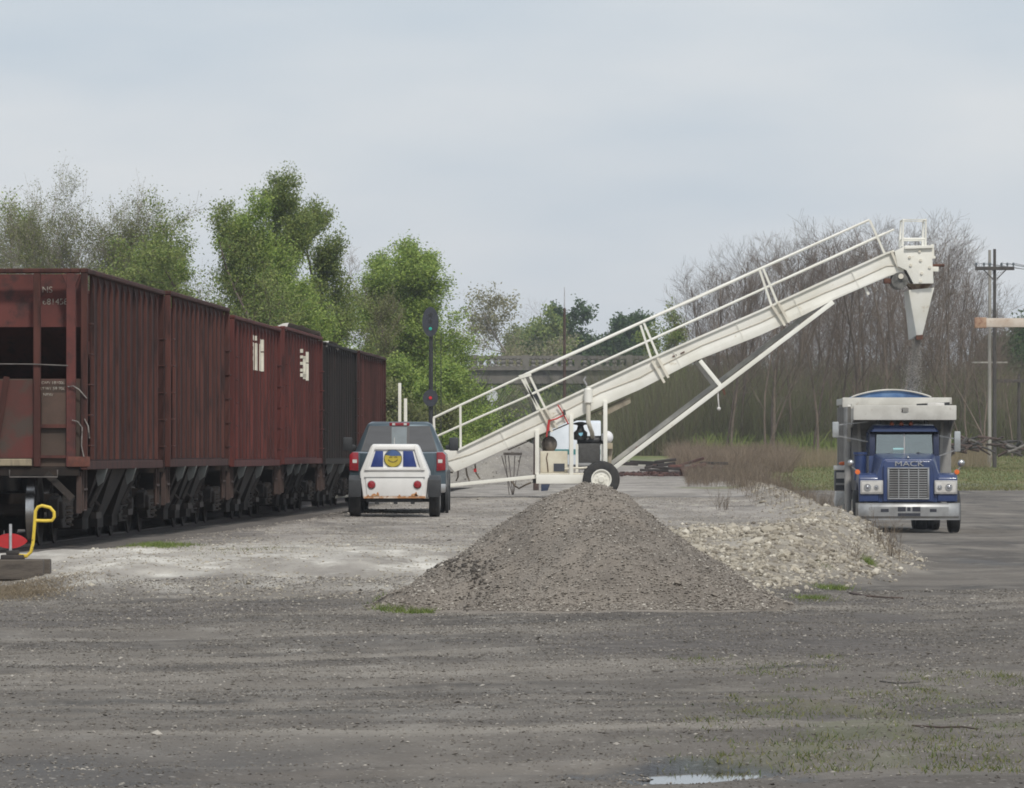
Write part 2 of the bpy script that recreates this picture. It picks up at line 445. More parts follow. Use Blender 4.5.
def road_colour(noise, rmap, mix):
    """The dirt road: worn wheel tracks, darker damp bands and paler dusty ones, drawn out along the way people drive."""
    N, Lk, geo = noise.N, noise.Lk, noise.geo
    sb_ = N.new('ShaderNodeVectorMath'); sb_.operation = 'SUBTRACT'; sb_.inputs[1].default_value = (*ARC, 0); Lk(geo.outputs['Position'], sb_.inputs[0])
    sp = N.new('ShaderNodeSeparateXYZ'); Lk(sb_.outputs[0], sp.inputs[0])
    lo_ = N.new('ShaderNodeMath'); lo_.operation = 'MINIMUM'; lo_.inputs[1].default_value = 0.0; Lk(sp.outputs[1], lo_.inputs[0])
    fl = N.new('ShaderNodeCombineXYZ'); Lk(sp.outputs[0], fl.inputs[0]); Lk(lo_.outputs[0], fl.inputs[1])
    ln = N.new('ShaderNodeVectorMath'); ln.operation = 'LENGTH'; Lk(fl.outputs[0], ln.inputs[0])
    at = N.new('ShaderNodeMath'); at.operation = 'ARCTAN2'; Lk(lo_.outputs[0], at.inputs[0]); Lk(sp.outputs[0], at.inputs[1])
    up_ = N.new('ShaderNodeMath'); up_.operation = 'MAXIMUM'; up_.inputs[1].default_value = 0.0; Lk(sp.outputs[1], up_.inputs[0])
    ma = N.new('ShaderNodeMath'); ma.operation = 'MULTIPLY_ADD'; ma.inputs[1].default_value = 0.03; Lk(up_.outputs[0], ma.inputs[0]); Lk(at.outputs[0], ma.inputs[2])
    cb = N.new('ShaderNodeCombineXYZ'); Lk(ln.outputs['Value'], cb.inputs[0]); Lk(ma.outputs[0], cb.inputs[1])
    def tracks(sr, sa, off, det=5):
        q = N.new('ShaderNodeMapping'); q.inputs['Scale'].default_value = (sr, sa, 1); q.inputs['Location'].default_value = (off, off * .7, 0); Lk(cb.outputs[0], q.inputs['Vector'])
        n = N.new('ShaderNodeTexNoise'); n.inputs['Scale'].default_value = 1.0; n.inputs['Detail'].default_value = det; n.inputs['Roughness'].default_value = .55; Lk(q.outputs['Vector'], n.inputs['Vector']); return n.outputs['Fac']
    road = mix(rmap(noise(0.55, (0.35, 0.5, 1)), 0.34, 0.66), (0.172, 0.152, 0.129), (0.110, 0.096, 0.082))
    road = mix(rmap(tracks(.30, 3.2, 3.1), 0.46, 0.62), road, (0.085, 0.075, 0.066))
    road = mix(rmap(tracks(1.3, 4.0, 8.7), 0.55, 0.68), road, (0.070, 0.064, 0.058))
    road = mix(rmap(tracks(.55, 4.0, 15.2), 0.52, 0.68), road, (0.225, 0.202, 0.172))
    road = mix(rmap(noise(1.9, (.8, .35, 1), 6, .7), 0.52, 0.70), road, (0.195, 0.175, 0.150))
    return road
def yard_colour(noise, rmap, mix):
    yard = mix(rmap(noise(0.8, (0.8, 0.16, 1)), 0.38, 0.62), (0.33, 0.30, 0.27), (0.21, 0.19, 0.168))
    yard = mix(rmap(noise(1.7, (0.3, 0.12, 1), 6), 0.52, 0.66), yard, (0.145, 0.130, 0.118))
    return mix(rmap(noise(4.0, (0.5, 0.1, 1)), 0.55, 0.7), yard, (0.43, 0.395, 0.335))
def ground_material():
    m, N, Lk, bs, geo, noise, rmap, mix = kit('gravel_ground')
    def attr(n):
        a = N.new('ShaderNodeAttribute'); a.attribute_name = n; return a.outputs['Fac']
    def math_(op, a, b):
        k = N.new('ShaderNodeMath'); k.operation = op
        for i, v in enumerate((a, b)):
            if isinstance(v, (int, float)): k.inputs[i].default_value = v
            else: Lk(v, k.inputs[i])
        return k.outputs[0]
    road = road_colour(noise, rmap, mix)
    pale = mix(rmap(noise(1.1, (0.9, 0.35, 1)), 0.38, 0.62), (0.50, 0.465, 0.41), (0.27, 0.245, 0.215))
    pale = mix(rmap(noise(1.6, (.8, 0.4, 1), 6, .7), 0.50, 0.62), pale, (0.62, 0.59, 0.53))
    yard = yard_colour(noise, rmap, mix)
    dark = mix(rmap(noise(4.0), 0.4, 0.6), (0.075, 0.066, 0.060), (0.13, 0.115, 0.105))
    grass = mix(rmap(noise(2.0, (1, 0.3, 1)), 0.35, 0.65), (0.10, 0.132, 0.038), (0.155, 0.172, 0.062))
    grass = mix(rmap(noise(0.5, (1, 0.3, 1)), 0.5, 0.68), grass, (0.21, 0.17, 0.09))
    col = mix(attr('yard'), road, yard)
    col = mix(attr('pale'), col, pale)
    col = mix(attr('soil'), col, mix(rmap(noise(3.0, (1, .5, 1)), .4, .62), (0.205, 0.178, 0.145), (0.33, 0.295, 0.24)))
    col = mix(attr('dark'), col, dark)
    col = mix(attr('wet'), col, (0.030, 0.028, 0.027))
    col = mix(attr('grass'), col, grass)
    # single stones: cells of many sizes, some of them pale, some dark
    dist = None
    vs = []
    for sc, pal in ((16.0, 0.5), (34.0, 0.55)):
        q = N.new('ShaderNodeTexVoronoi'); q.inputs['Scale'].default_value = sc; Lk(geo.outputs['Position'], q.inputs['Vector'])
        sep = N.new('ShaderNodeSeparateColor'); Lk(q.outputs['Color'], sep.inputs['Color'])
        near = rmap(q.outputs['Distance'], 0.10, 0.34, 1.0, 0.0)
        li = math_('MULTIPLY', rmap(sep.outputs['Red'], 0.80, 0.92), near); dk = math_('MULTIPLY', rmap(sep.outputs['Green'], 0.78, 0.9), near)
        stones = math_('SUBTRACT', 1.0, attr('grass'))
        col = mix(math_('MULTIPLY', math_('MULTIPLY', li, pal), stones), col, (0.46, 0.43, 0.39))
        col = mix(math_('MULTIPLY', math_('MULTIPLY', dk, 0.6), stones), col, (0.035, 0.032, 0.03))
        vs.append(q.outputs['Distance'])
    Lk(col, bs.inputs['Base Color'])
    Lk(rmap(attr('wet'), 0.0, 1.0, 0.92, 0.35), bs.inputs['Roughness'])
    bs.inputs['Specular IOR Level'].default_value = 0.3
    h = math_('ADD', math_('MULTIPLY', vs[0], 0.5), noise(26.0, (1, 1, 1), 6, 0.7))
    b = N.new('ShaderNodeBump'); b.inputs['Strength'].default_value = 0.6; b.inputs['Distance'].default_value = 0.03
    Lk(h, b.inputs['Height']); Lk(b.outputs['Normal'], bs.inputs['Normal'])
    return m
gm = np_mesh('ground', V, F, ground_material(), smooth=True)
X, Y = V[:, 0], V[:, 1]
pm = plateau_mask(X, Y)
n1 = fbm(X * 0.9, Y * 0.35, 31); n2 = fbm(X * 0.5, Y * 0.16, 33); n3 = fbm(X * 3.0, Y * 1.1, 35)
def blob(cx_, cy_, rx, ry, soft=0.5, amp=0.6):
    d = np.hypot((X - cx_) / rx, (Y - cy_) / ry) + (n3 - 0.5) * amp * 2
    return sstep((1 - d) / soft)
trk = sstep((track_x(Y) + 2.9 - X) / 0.8) * sstep((Y - 77) / 3.5)
yard = sstep((pm + .25 * (n3 - .5)) / .9) * (1 - trk)
pale = sstep((pm + 0.10 + (n3 - .5) * .5) / 0.75) * sstep((92 - Y + (n2 - 0.5) * 22) / 16) * sstep((toe_x(Y) - X) / 1.2) * (0.4 + 0.6 * sstep((n1 - 0.30) / 0.25)) * (0.55 + .45 * sstep((fbm(X * 1.8, Y * .5, 37) - .30) / .25)) * (1 - trk)
soil = rubble_mask(X, Y)
dark = np.clip(trk * .62 + 0.7 * sstep((n2 - 0.52) / 0.12) * sstep((64 - Y) / 3) * (Y > 46) + 0.5 * sstep((34 - Y) / 7) * sstep((n2 - 0.35) / 0.2), 0, 1)  # trk term puts the shade under the cars into the colour; nearest road darker
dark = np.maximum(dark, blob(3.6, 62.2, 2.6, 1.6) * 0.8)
gr = sstep((Y - 250 + (n1 - 0.5) * 30) / 18) * sstep((X - 9.6 - (n1 - 0.5) * 3) / 1.5)
gr = np.maximum(gr, sstep((Y - 300) / 30))
for px_, py_, rx, ry, k in ((410, 606, 0.22, 0.8, 1), (160, 545, 0.5, 1.6, 1), (830, 588, 0.25, 0.9, 0.8), (720, 488, 1.4, 8, .7), (580, 466, 1.2, 9, 1)):
    gx_, gy_ = ground_px(px_, py_); gr = np.maximum(gr, k * blob(gx_, gy_, rx, ry))
low_g = sstep((X - 0.8 + (n1 - 0.5) * 1.6) / 1.0) * sstep((40.5 - Y) / 4) * sstep((Y - 27.5) / 4)
gr = np.maximum(gr, low_g * sstep((fbm(X * 3.2, Y * 1.0, 61) - 0.50) / 0.14) * 0.28)
dry = blob(-6.6, 65.5, 1.3, 3.0) 
wet = sstep((1.55 - puddle_d(X, Y)) / 0.6)
wet = np.maximum(wet, 0.55 * sstep((n2 - 0.55) / 0.15) * sstep((33 - Y) / 4))
xw, yw = ground_px(985, 562)
wet = np.maximum(wet, 0.5 * blob(xw, yw, 0.55, 5))
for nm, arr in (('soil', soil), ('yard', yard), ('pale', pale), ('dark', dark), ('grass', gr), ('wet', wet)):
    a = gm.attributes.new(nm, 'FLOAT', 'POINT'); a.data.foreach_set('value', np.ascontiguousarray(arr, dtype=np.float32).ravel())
ground = tag(obj('ground', gm), kind='structure')

# the puddle at the near edge of the road
pts = []
for k in range(48):
    a = 2 * math.pi * k / 48; lo_, hi_ = 0.2, 2.2
    for _ in range(24):
        md = (lo_ + hi_) / 2
        if puddle_d(PUD[0] + PUD[2] * md * math.cos(a), PUD[1] + PUD[3] * md * math.sin(a)) < 0.93: lo_ = md
        else: hi_ = md
    pts.append((PUD[0] + PUD[2] * lo_ * math.cos(a), PUD[1] + PUD[3] * lo_ * math.sin(a)))
zp = min(hz(*PUD[:2]) + 0.022, 0.0)
mw, _, Nw, Lw, bw = nodes_of('muddy_water')
bw.inputs['Base Color'].default_value = (0.03, 0.028, 0.025, 1); bw.inputs['Roughness'].default_value = 0.04; bw.inputs['IOR'].default_value = 1.33
mb = MB(); mb.prism_z(pts, zp - 0.02, zp)
tag(mb.build('puddle', mw, smooth=False), kind='structure')

# loose stones on the road and the yard
rv, rf = rock_shape(3, 0 + 1)
ico = np.array(rv); icof = np.array(rf)
octv = np.array([(1, 0, 0), (-1, 0, 0), (0, 1, 0), (0, -1, 0), (0, 0, 1), (0, 0, -1), ], float) * np.array([1, 0.8, 0.7]); octf = np.array([(0, 2, 4), (2, 1, 4), (1, 3, 4), (3, 0, 4), (2, 0, 5), (1, 2, 5), (3, 1, 5), (0, 3, 5)])
stone_m = mat('limestone', (0.37, 0.33, 0.26), 0.9, second=(0.24, 0.208, 0.16), scale=2.0, third=(0.52, 0.485, 0.41), tscale=6, tlo=0.55, thi=0.65, bump=0.2, bscale=12, rand=0.28)
def pebble_mat(name, a, b, c, under=None):
    """Loose stones: each takes its own shade; those of a road or yard also carry that ground's colour."""
    if name in MATS: return MATS[name]
    m, N, Lk, bs, g, noise, rmap, mix = kit(name); r = N.new('ShaderNodeValToRGB')
    r.color_ramp.elements[0].color = (*a, 1); r.color_ramp.elements[1].color = (*c, 1)
    e = r.color_ramp.elements.new(0.35); e.color = (*b, 1); e = r.color_ramp.elements.new(0.84); e.color = tuple(0.75 * p + 0.25 * q for p, q in zip(b, c)) + (1,)
    Lk(g.outputs['Random Per Island'], r.inputs['Fac']); col = r.outputs['Color']
    if under: col = mix(0.45, col, under(noise, rmap, mix))
    Lk(col, bs.inputs['Base Color']); bs.inputs['Roughness'].default_value = 0.9; bs.inputs['Specular IOR Level'].default_value = 0.3
    MATS[name] = m
    return m
peb = pebble_mat('road_pebbles', (0.045, 0.040, 0.034), (0.125, 0.111, 0.096), (0.58, 0.54, 0.48), road_colour)
peb_yard = pebble_mat('yard_pebbles', (0.10, 0.088, 0.076), (0.27, 0.24, 0.208), (0.56, 0.52, 0.44), yard_colour)
peb_pale = pebble_mat('limestone_chips', (0.15, 0.128, 0.10), (0.32, 0.285, 0.228), (0.57, 0.53, 0.45))
peb_pile = pebble_mat('gravel_stones', (0.095, 0.082, 0.069), (0.207, 0.180, 0.152), (0.50, 0.465, 0.41))
def frustum_pts(n, y0, y1, seed, pad=0.3):
    r = np.random.default_rng(seed)
    y = np.sqrt(r.uniform(y0 ** 2, y1 ** 2, n)); x = r.uniform(-0.092, 0.092, n) * y + r.uniform(-pad, pad, n)
    return x, y
x, y = frustum_pts(115000, 27, 68, 5)
keep = (puddle_d(x, y) > 0.95) & (fbm(x * 1.1, y * 0.35, 90) > 0.22 + 0.30 * rng.random(len(x)))
x, y = x[keep], y[keep]
sz = np.exp(rng.normal(-5.05, 0.38, len(x)) + 0.35 * np.clip((y - 30) / 38, 0, 1))
Vv, Ff = scatter(octv, octf, np.stack([x, y, H(x, y) + sz * 0.15], -1), sz, 6, 0.7)
tag(obj('road_gravel', np_mesh('road_gravel', Vv, Ff, peb)), kind='stuff')
x, y = frustum_pts(90000, 63, 150, 15)
keep = (plateau_mask(x, y) + .05 * rng.random(len(x)) ** 3 > .05) & (x > track_x(y) + 2.1) & (fbm(x * 1.0, y * 0.3, 31) > 0.25 + 0.25 * rng.random(len(x))) & (rubble_mask(x, y) < .5)
x, y = x[keep], y[keep]
pl_ = sstep((92 - y + (fbm(x * .5, y * .16, 33) - 0.5) * 22) / 16) > rng.random(len(x))
sz = np.exp(rng.normal(-4.45, 0.40, len(x)))
for nm_, k_, m_ in (('pale_gravel', pl_, peb_pale), ('yard_gravel', ~pl_, peb_yard)):
    Vv, Ff = scatter(octv, octf, np.stack([x[k_], y[k_], H(x[k_], y[k_]) + sz[k_] * 0.15], -1), sz[k_], 16, 0.7)
    tag(obj(nm_, np_mesh(nm_, Vv, Ff, m_)), kind='stuff')

x, y = frustum_pts(9000, 55, 70, 19)
keep = (x < 1.5) & (rng.random(len(x)) < np.exp(-np.maximum(67 - y, 0) / 2.6)) & (plateau_mask(x, y) < .5)
x, y = x[keep], y[keep]; sz = np.exp(rng.normal(-4.5, 0.42, len(x)))
Vv, Ff = scatter(octv, octf, np.stack([x, y, H(x, y) + sz * 0.15], -1), sz, 26, 0.7)
tag(obj('strewn_chips', np_mesh('strewn_chips', Vv, Ff, peb_pale)), kind='stuff')
# grass tufts: many blades
def blades(x, y, h, wd, seed, lean=0.5):
    r = np.random.default_rng(seed); n = len(x); z = H(x, y)
    a = r.uniform(0, 2 * np.pi, n); hh = h * r.uniform(0.5, 1.3, n); l = r.normal(0, lean, (n, 2)) * hh[:, None]
    dx, dy = np.cos(a) * wd / 2, np.sin(a) * wd / 2
    V = np.empty((n, 3, 3))
    V[:, 0] = np.stack([x - dx, y - dy, z - 0.01], -1); V[:, 1] = np.stack([x + dx, y + dy, z - 0.01], -1); V[:, 2] = np.stack([x + l[:, 0], y + l[:, 1], z + hh], -1)
    return V.reshape(-1, 3), np.arange(n * 3).reshape(n, 3)
grass_m = leaf_mat('grass_blades', (0.05, 0.095, 0.016), (0.13, 0.19, 0.04), (0.22, 0.20, 0.09))
dry_m = leaf_mat('dry_grass', (0.26, 0.205, 0.135), (0.38, 0.31, 0.21), (0.20, 0.16, 0.11))
brown_m = leaf_mat('dead_weeds', (0.11, 0.085, 0.067), (0.19, 0.15, 0.118), (0.28, 0.225, 0.165))
gx, gy = [], []
r_ = np.random.default_rng(77)
def patch(px_, py_, rx, ry, n):
    cx_, cy_ = ground_px(px_, py_)
    d = r_.normal(0, 0.5, (n, 2)); gx.append(cx_ + d[:, 0] * rx); gy.append(cy_ + d[:, 1] * ry)
patch(410, 606, 0.22, 0.8, 1400); patch(160, 545, 0.5, 1.4, 1500); patch(832, 588, 0.25, 0.8, 350); patch(825, 566, .1, .5, 120); patch(870, 562, .12, .6, 200); patch(385, 603, .2, .8, 160)
patch(250, 550, .8, 2, 260); patch(580, 466, 1.2, 9, 1500); patch(650, 478, .6, 5, 200); patch(815, 600, .3, .8, 220)
for q in range(80):
    patch(r_.uniform(690, 1024), r_.uniform(655, 772), r_.uniform(.08, .35), r_.uniform(.3, 1.0), int(r_.uniform(20, 90)))
def tuft(px_, py_, rx, ry, n, h):
    cx_, cy_ = ground_px(px_, py_); d = r_.normal(0, .5, (n, 2))
    return blades(cx_ + d[:, 0] * rx, cy_ + d[:, 1] * ry, h, .012, int(px_), .8)
for args in ((402, 610, .24, .5, 900, .06), (424, 613, .12, .3, 260, .05), (160, 546, .42, 1.2, 700, .06), (387, 600, .14, .6, 160, .05), (833, 589, .18, .6, 260, .06), (868, 563, .08, .4, 160, .07), (812, 599, .2, .5, 200, .05)):
    Vv, Ff = tuft(*args); tag(obj('grass_patch', np_mesh('grass_patch', Vv, Ff, leaf_mat('fresh_grass', (.085, .15, .025), (.17, .25, .05), (.22, .25, .08)))), kind='stuff')
gx_a = np.concatenate(gx); gy_a = np.concatenate(gy)
Vv, Ff = blades(gx_a, gy_a, 0.028, 0.009, 3, 0.9)
tag(obj('grass_tufts', np_mesh('grass_tufts', Vv, Ff, grass_m)), kind='stuff')
n = 42000
y = r_.uniform(248, 330, n); x = r_.uniform(9, 31, n) * (y / 270)
k = x > 9.8 + (fbm(x, y * .2, 5) - .5) * 3
Vv, Ff = blades(x[k], y[k], 0.09, 0.05, 9, 0.6)
tag(obj('meadow_grass', np_mesh('meadow_grass', Vv, Ff, [leaf_mat('meadow_blades', (0.10, 0.128, 0.034), (0.165, 0.19, 0.058), (0.25, 0.215, 0.11))])), kind='stuff')
x = r_.normal(-5.75, 0.42, 15000); y = r_.normal(65.6, 1.4, 15000)
Vv, Ff = blades(x, y, 0.035, 0.010, 12, 1.2)
tag(obj('dry_grass', np_mesh('dry_grass', Vv, Ff, dry_m)), kind='stuff')

# ------------------------------------------------------------------ gravel piles
def make_pile(name, cx_, cy_, rx, ry, h, label, seed, stones, slump=True, res=190, pm_=None):
    g = np.linspace(-1.35, 1.35, res); U, W = np.meshgrid(g, g)
    ang = np.arctan2(W, U); d = np.hypot(U, W) * (1 + 0.16 * (fbm(np.cos(ang) * 1.5 + 5, np.sin(ang) * 1.5, seed) - 0.5) * 2)
    prof = np.interp(d, [0, 0.10, 0.22, 0.5, 0.8, 1.0, 1.12, 1.4], [1.0, 0.985, 0.90, 0.575, 0.24, 0.06, 0.012, -0.04])
    Xw = cx_ + U * rx; Yw = cy_ + W * ry
    Zh = prof * h
    Zh = Zh + (fbm(Xw * 1.1, Yw * 1.1, seed + 3) - 0.5) * 0.26 * h * np.clip(prof * 4, 0, 1) + (fbm(Xw * 7, Yw * 7, seed + 7) - 0.5) * 0.06 * np.clip(prof * 8, 0, 1)
    if slump:   # a bite dug out of the near left foot
        b = np.exp(-(((Xw - (cx_ - 1.45)) / 0.42) ** 2 + ((Yw - (cy_ - 1.42)) / 0.40) ** 2)); Zh = Zh - 0.10 * b
        Zh = Zh + 0.20 * np.exp(-(((Xw - (cx_ - 1.75)) / 0.50) ** 2 + ((Yw - (cy_ - .95)) / 0.75) ** 2)) + 0.12 * np.exp(-(((Xw - (cx_ + 1.55)) / 0.45) ** 2 + ((Yw - (cy_ - 1.2)) / 0.6) ** 2)) + 0.10 * np.exp(-(((Xw - (cx_ + .3)) / 0.6) ** 2 + ((Yw - (cy_ - 1.7)) / 0.4) ** 2))
        b2 = np.exp(-(((Xw - (cx_ - 1.0)) / 0.30) ** 2 + ((Yw - (cy_ - 1.0)) / 0.35) ** 2)); Zh = Zh + 0.07 * b2
    base = H(Xw, Yw) if slump else np.full_like(Xw, hz(cx_, cy_))
    Zw = base + np.maximum(Zh, -0.03) - (prof < 0.0) * 0.05
    idx = np.arange(res * res).reshape(res, res)
    F = np.stack([idx[:-1, :-1], idx[:-1, 1:], idx[1:, 1:], idx[1:, :-1]], -1).reshape(-1, 4)
    V = np.stack([Xw - cx_, Yw - cy_, Zw - float(base[res // 2, res // 2])], -1).reshape(-1, 3)
    zc = float(base[res // 2, res // 2])
    o = tag(obj(name, np_mesh(name, V, F, pm_ or pile_m, smooth=True), loc=(cx_, cy_, zc)), label, 'gravel pile')
    r = np.random.default_rng(seed)
    k = r.integers(0, len(V), stones); k = k[(Zh.ravel()[k] > 0.015)]
    p = V[k] + r.uniform(-0.5, 0.5, (len(k), 3)) * np.array([2.7 * rx / res, 2.7 * ry / res, 0.0])
    sz = np.exp(r.normal(-4.9 if slump else -3.9, 0.42, len(p)) + 0.45 * np.clip(1 - prof.ravel()[k] * 2.2, 0, 1) * (r.random(len(p)) < .5))
    Vv, Ff = scatter(octv, octf, p + np.array([0, 0, 0.004]), sz, seed + 1, 0.8)
    tag(obj('loose_stones', np_mesh('loose_stones', Vv, Ff, peb_pile), parent=o), kind='stuff')
    return o
pile_m = mat('pile_gravel', (0.207, 0.180, 0.152), 0.95, second=(0.145, 0.126, 0.107), scale=1.2, third=(0.34, 0.305, 0.26), tscale=30, tlo=0.60, thi=0.68, bump=0.9, bscale=28)
pile = make_pile('gravel_pile', 0.80, 61.15, 1.80, 2.25, 1.235, 'large brown-grey cone of gravel dumped in front of the conveyor wheel', 41, 70000)
# dark wet dirt in the dug foot of the pile
dm = mat('damp_dirt', (0.055, 0.047, 0.04), 0.95, second=(0.10, 0.088, 0.075), scale=9, bump=0.8, bscale=25)
rr = np.random.default_rng(9)
dp = []
def pile_z(xx, yy):
    """Height of the pile's own surface at this place (local)."""
    me = pile.data; best = PV[np.argmin((PV[:, 0] - xx) ** 2 + (PV[:, 1] - yy) ** 2)]; return best[2]
PV = np.array([v.co[:] for v in pile.data.vertices])
for t in np.linspace(0, 1, 420):
    xx = -1.70 + 0.66 * t + rr.normal(0, .03 + .05 * t); yy = -.05 - 1.05 * t + rr.normal(0, .10 + .08 * t); dp.append((xx, yy, pile_z(xx, yy) + 0.004))
for t in range(40):
    xx = -1.15 + rr.normal(0, .2); yy = -1.45 + rr.normal(0, .2); dp.append((xx, yy, pile_z(xx, yy)))
Vv, Ff = scatter(ico, icof, np.array(dp), np.exp(rr.normal(-4.45, 0.4, len(dp))), 4, 0.6)
tag(obj('dark_clods', np_mesh('dark_clods', Vv, Ff, dm), parent=pile), kind='stuff')
mound_m = mat('pale_mound_gravel', (0.25, 0.23, 0.20), 0.95, second=(0.17, 0.155, 0.14), scale=0.9, third=(0.5, 0.48, 0.45), tscale=20, tlo=0.6, thi=0.68, bump=0.9, bscale=20)
make_pile('gravel_pile', P(505, 440, 205).x, 205, 3.4, 3.4, 1.65, 'long pale grey gravel heap seen under the low end of the conveyor', 63, 2500, False, 90, mound_m)

# ------------------------------------------------------------------ the rubble bank with its single stones
bank_x, bank_y = 4.0, 80.0
bank = thing('rubble_bank', (bank_x, bank_y, hz(bank_x, bank_y)), 'pale limestone rubble bank along the road edge, left of the blue dump truck', 'rubble bank')
bz = bank.location.z
rr = np.random.default_rng(31)
shapes = [np_mesh('stone', np.array(rock_shape(100 + k)[0]) * np.array([1, .85, .62]), np.array(rock_shape(100 + k)[1]), stone_m) for k in range(7)]
yy = 61 + 150 * rr.random(90000) ** 1.7; xx = rr.uniform(1.4, 11.0, 90000)
ok_ = rr.random(90000) < rubble_mask(xx, yy) * np.where(yy > 92, .45, 1.0)
cand = np.stack([xx, yy], -1)[ok_][:9800]
big = []
for k in range(300):
    xx, yy = cand[k]; s = float(np.clip(np.exp(rr.normal(-3.3, 0.36)), 0.024, 0.078))
    if k < 14: s = rr.uniform(0.075, 0.10)
    big.append((s, xx, yy))
for s, xx, yy in big:
    o = obj('stone', shapes[int(rr.integers(0, 7))], bank, (xx - bank_x, yy - bank_y, hz(xx, yy) - bz + s * 0.18))
    o.rotation_euler = (rr.normal(0, .3), rr.normal(0, .3), rr.uniform(0, 6.28)); o.scale = (s * rr.uniform(.8, 1.4), s * rr.uniform(.8, 1.2), s * rr.uniform(.7, 1.1))
c2 = cand[300:]
sz = np.exp(rr.normal(-4.0, 0.5, len(c2)))
Vv, Ff = scatter(ico, icof, np.stack([c2[:, 0] - bank_x, c2[:, 1] - bank_y, H(c2[:, 0], c2[:, 1]) - bz + sz * 0.2], -1), sz, 33, 0.65)
tag(obj('rubble_chips', np_mesh('rubble_chips', Vv, Ff, peb_pale), parent=bank), kind='stuff')

# ================================================================== THE TRACK
RZ = -math.atan(TRK_S)
tr = tag(thing('railroad_track', (track_x(60), 60, RAIL_Z - 0.17), 'railroad track under the hopper cars', 'track', rz=RZ), kind='structure')
del tr['label']; del tr['category']
rail_poly = [(-.07, 0), (.07, 0), (.07, .012), (.012, .03), (.012, .13), (.036, .14), (.036, .17), (-.036, .17), (-.036, .14), (-.012, .13), (-.012, .03), (-.07, .012)]
rail_m = mat('rail_steel', (0.045, 0.032, 0.027), 0.8, second=(0.03, 0.023, 0.02), scale=5)
for s in (-1, 1):
    MB().prism_y([(x + s * 0.7535, z) for x, z in rail_poly], 0, 260).build('rail', rail_m, tr, smooth=False)
tie_me = MB().box(-1.3, 1.3, -.115, .115, -.15, -.002).mesh('tie', wood_grey, bevel=.01, seg=1)
for k in range(95):
    obj('tie', tie_me, tr, (0, 14 + k * 0.52 + random.uniform(-.02, .02), random.uniform(-.006, 0)))
# ================================================================== THE HOPPER CARS
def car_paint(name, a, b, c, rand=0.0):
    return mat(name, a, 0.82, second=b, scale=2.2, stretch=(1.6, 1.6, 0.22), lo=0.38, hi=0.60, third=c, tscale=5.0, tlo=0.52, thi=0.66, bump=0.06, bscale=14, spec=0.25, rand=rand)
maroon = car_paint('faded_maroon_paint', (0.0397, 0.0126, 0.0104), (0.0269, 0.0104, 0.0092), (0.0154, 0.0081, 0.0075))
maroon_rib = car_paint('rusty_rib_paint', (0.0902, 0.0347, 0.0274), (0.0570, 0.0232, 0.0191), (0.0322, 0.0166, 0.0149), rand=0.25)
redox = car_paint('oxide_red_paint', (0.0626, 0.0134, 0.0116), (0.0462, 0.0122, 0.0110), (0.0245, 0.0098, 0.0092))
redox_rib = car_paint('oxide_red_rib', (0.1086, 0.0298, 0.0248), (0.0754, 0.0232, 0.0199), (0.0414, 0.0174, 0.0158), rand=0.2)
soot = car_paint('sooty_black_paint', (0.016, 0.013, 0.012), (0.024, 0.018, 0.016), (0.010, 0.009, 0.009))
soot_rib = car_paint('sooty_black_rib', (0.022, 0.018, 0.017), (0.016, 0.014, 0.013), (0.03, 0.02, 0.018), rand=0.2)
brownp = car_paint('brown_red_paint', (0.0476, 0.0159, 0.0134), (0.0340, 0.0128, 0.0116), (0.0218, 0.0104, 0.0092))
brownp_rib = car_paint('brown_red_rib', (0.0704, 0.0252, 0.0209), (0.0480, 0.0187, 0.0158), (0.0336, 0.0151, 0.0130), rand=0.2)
end_red = mat('bright_end_paint', (0.115, 0.030, 0.024), 0.8, second=(0.075, 0.022, 0.019), scale=1.5, third=(0.045, 0.019, 0.017), tscale=4, tlo=.52, thi=.68)
mud = mat('muddy_panel_paint', (0.072, 0.049, 0.037), 0.85, second=(0.050, 0.036, 0.028), scale=1.6, third=(0.085, 0.032, 0.025), tscale=1.1, tlo=.54, thi=.66)
under = mat('grimy_underframe', (0.024, 0.016, 0.012), 0.95, second=(0.012, 0.009, 0.0075), scale=3, third=(0.050, 0.034, 0.025), tscale=5, tlo=.58, thi=.7)
sidefr = mat('dusty_bogie_casting', (0.040, 0.031, 0.026), 0.9, second=(0.018, 0.015, 0.013), scale=4, third=(0.065, 0.05, 0.042), tscale=8, tlo=.56, thi=.68)
tread = mat('polished_tread', (0.55, 0.54, 0.53), 0.26, 1.0, second=(0.42, 0.41, 0.40), scale=5)
stencil = mat('stencil_white', (0.36, 0.34, 0.29), 0.8, second=(0.24, 0.21, 0.18), scale=9, third=(0.10, 0.04, 0.035), tscale=18, tlo=.50, thi=.62)
pale_gusset = mat('pale_grey_gusset', (0.20, 0.21, 0.20), 0.85, second=(0.20, 0.20, 0.19), scale=6)
dimsteel = mat('dim_rod_steel', (.13, .115, .105), .7, second=(.08, .07, .065), scale=6)
stir = mat('dull_brown_steel', (.060, .036, .029), .85, second=(.04, .026, .022), scale=5)
plank = mat('weathered_plank', (0.30, 0.25, 0.17), 0.9, second=(0.2, 0.165, 0.12), scale=4, stretch=(4, 1, 1))

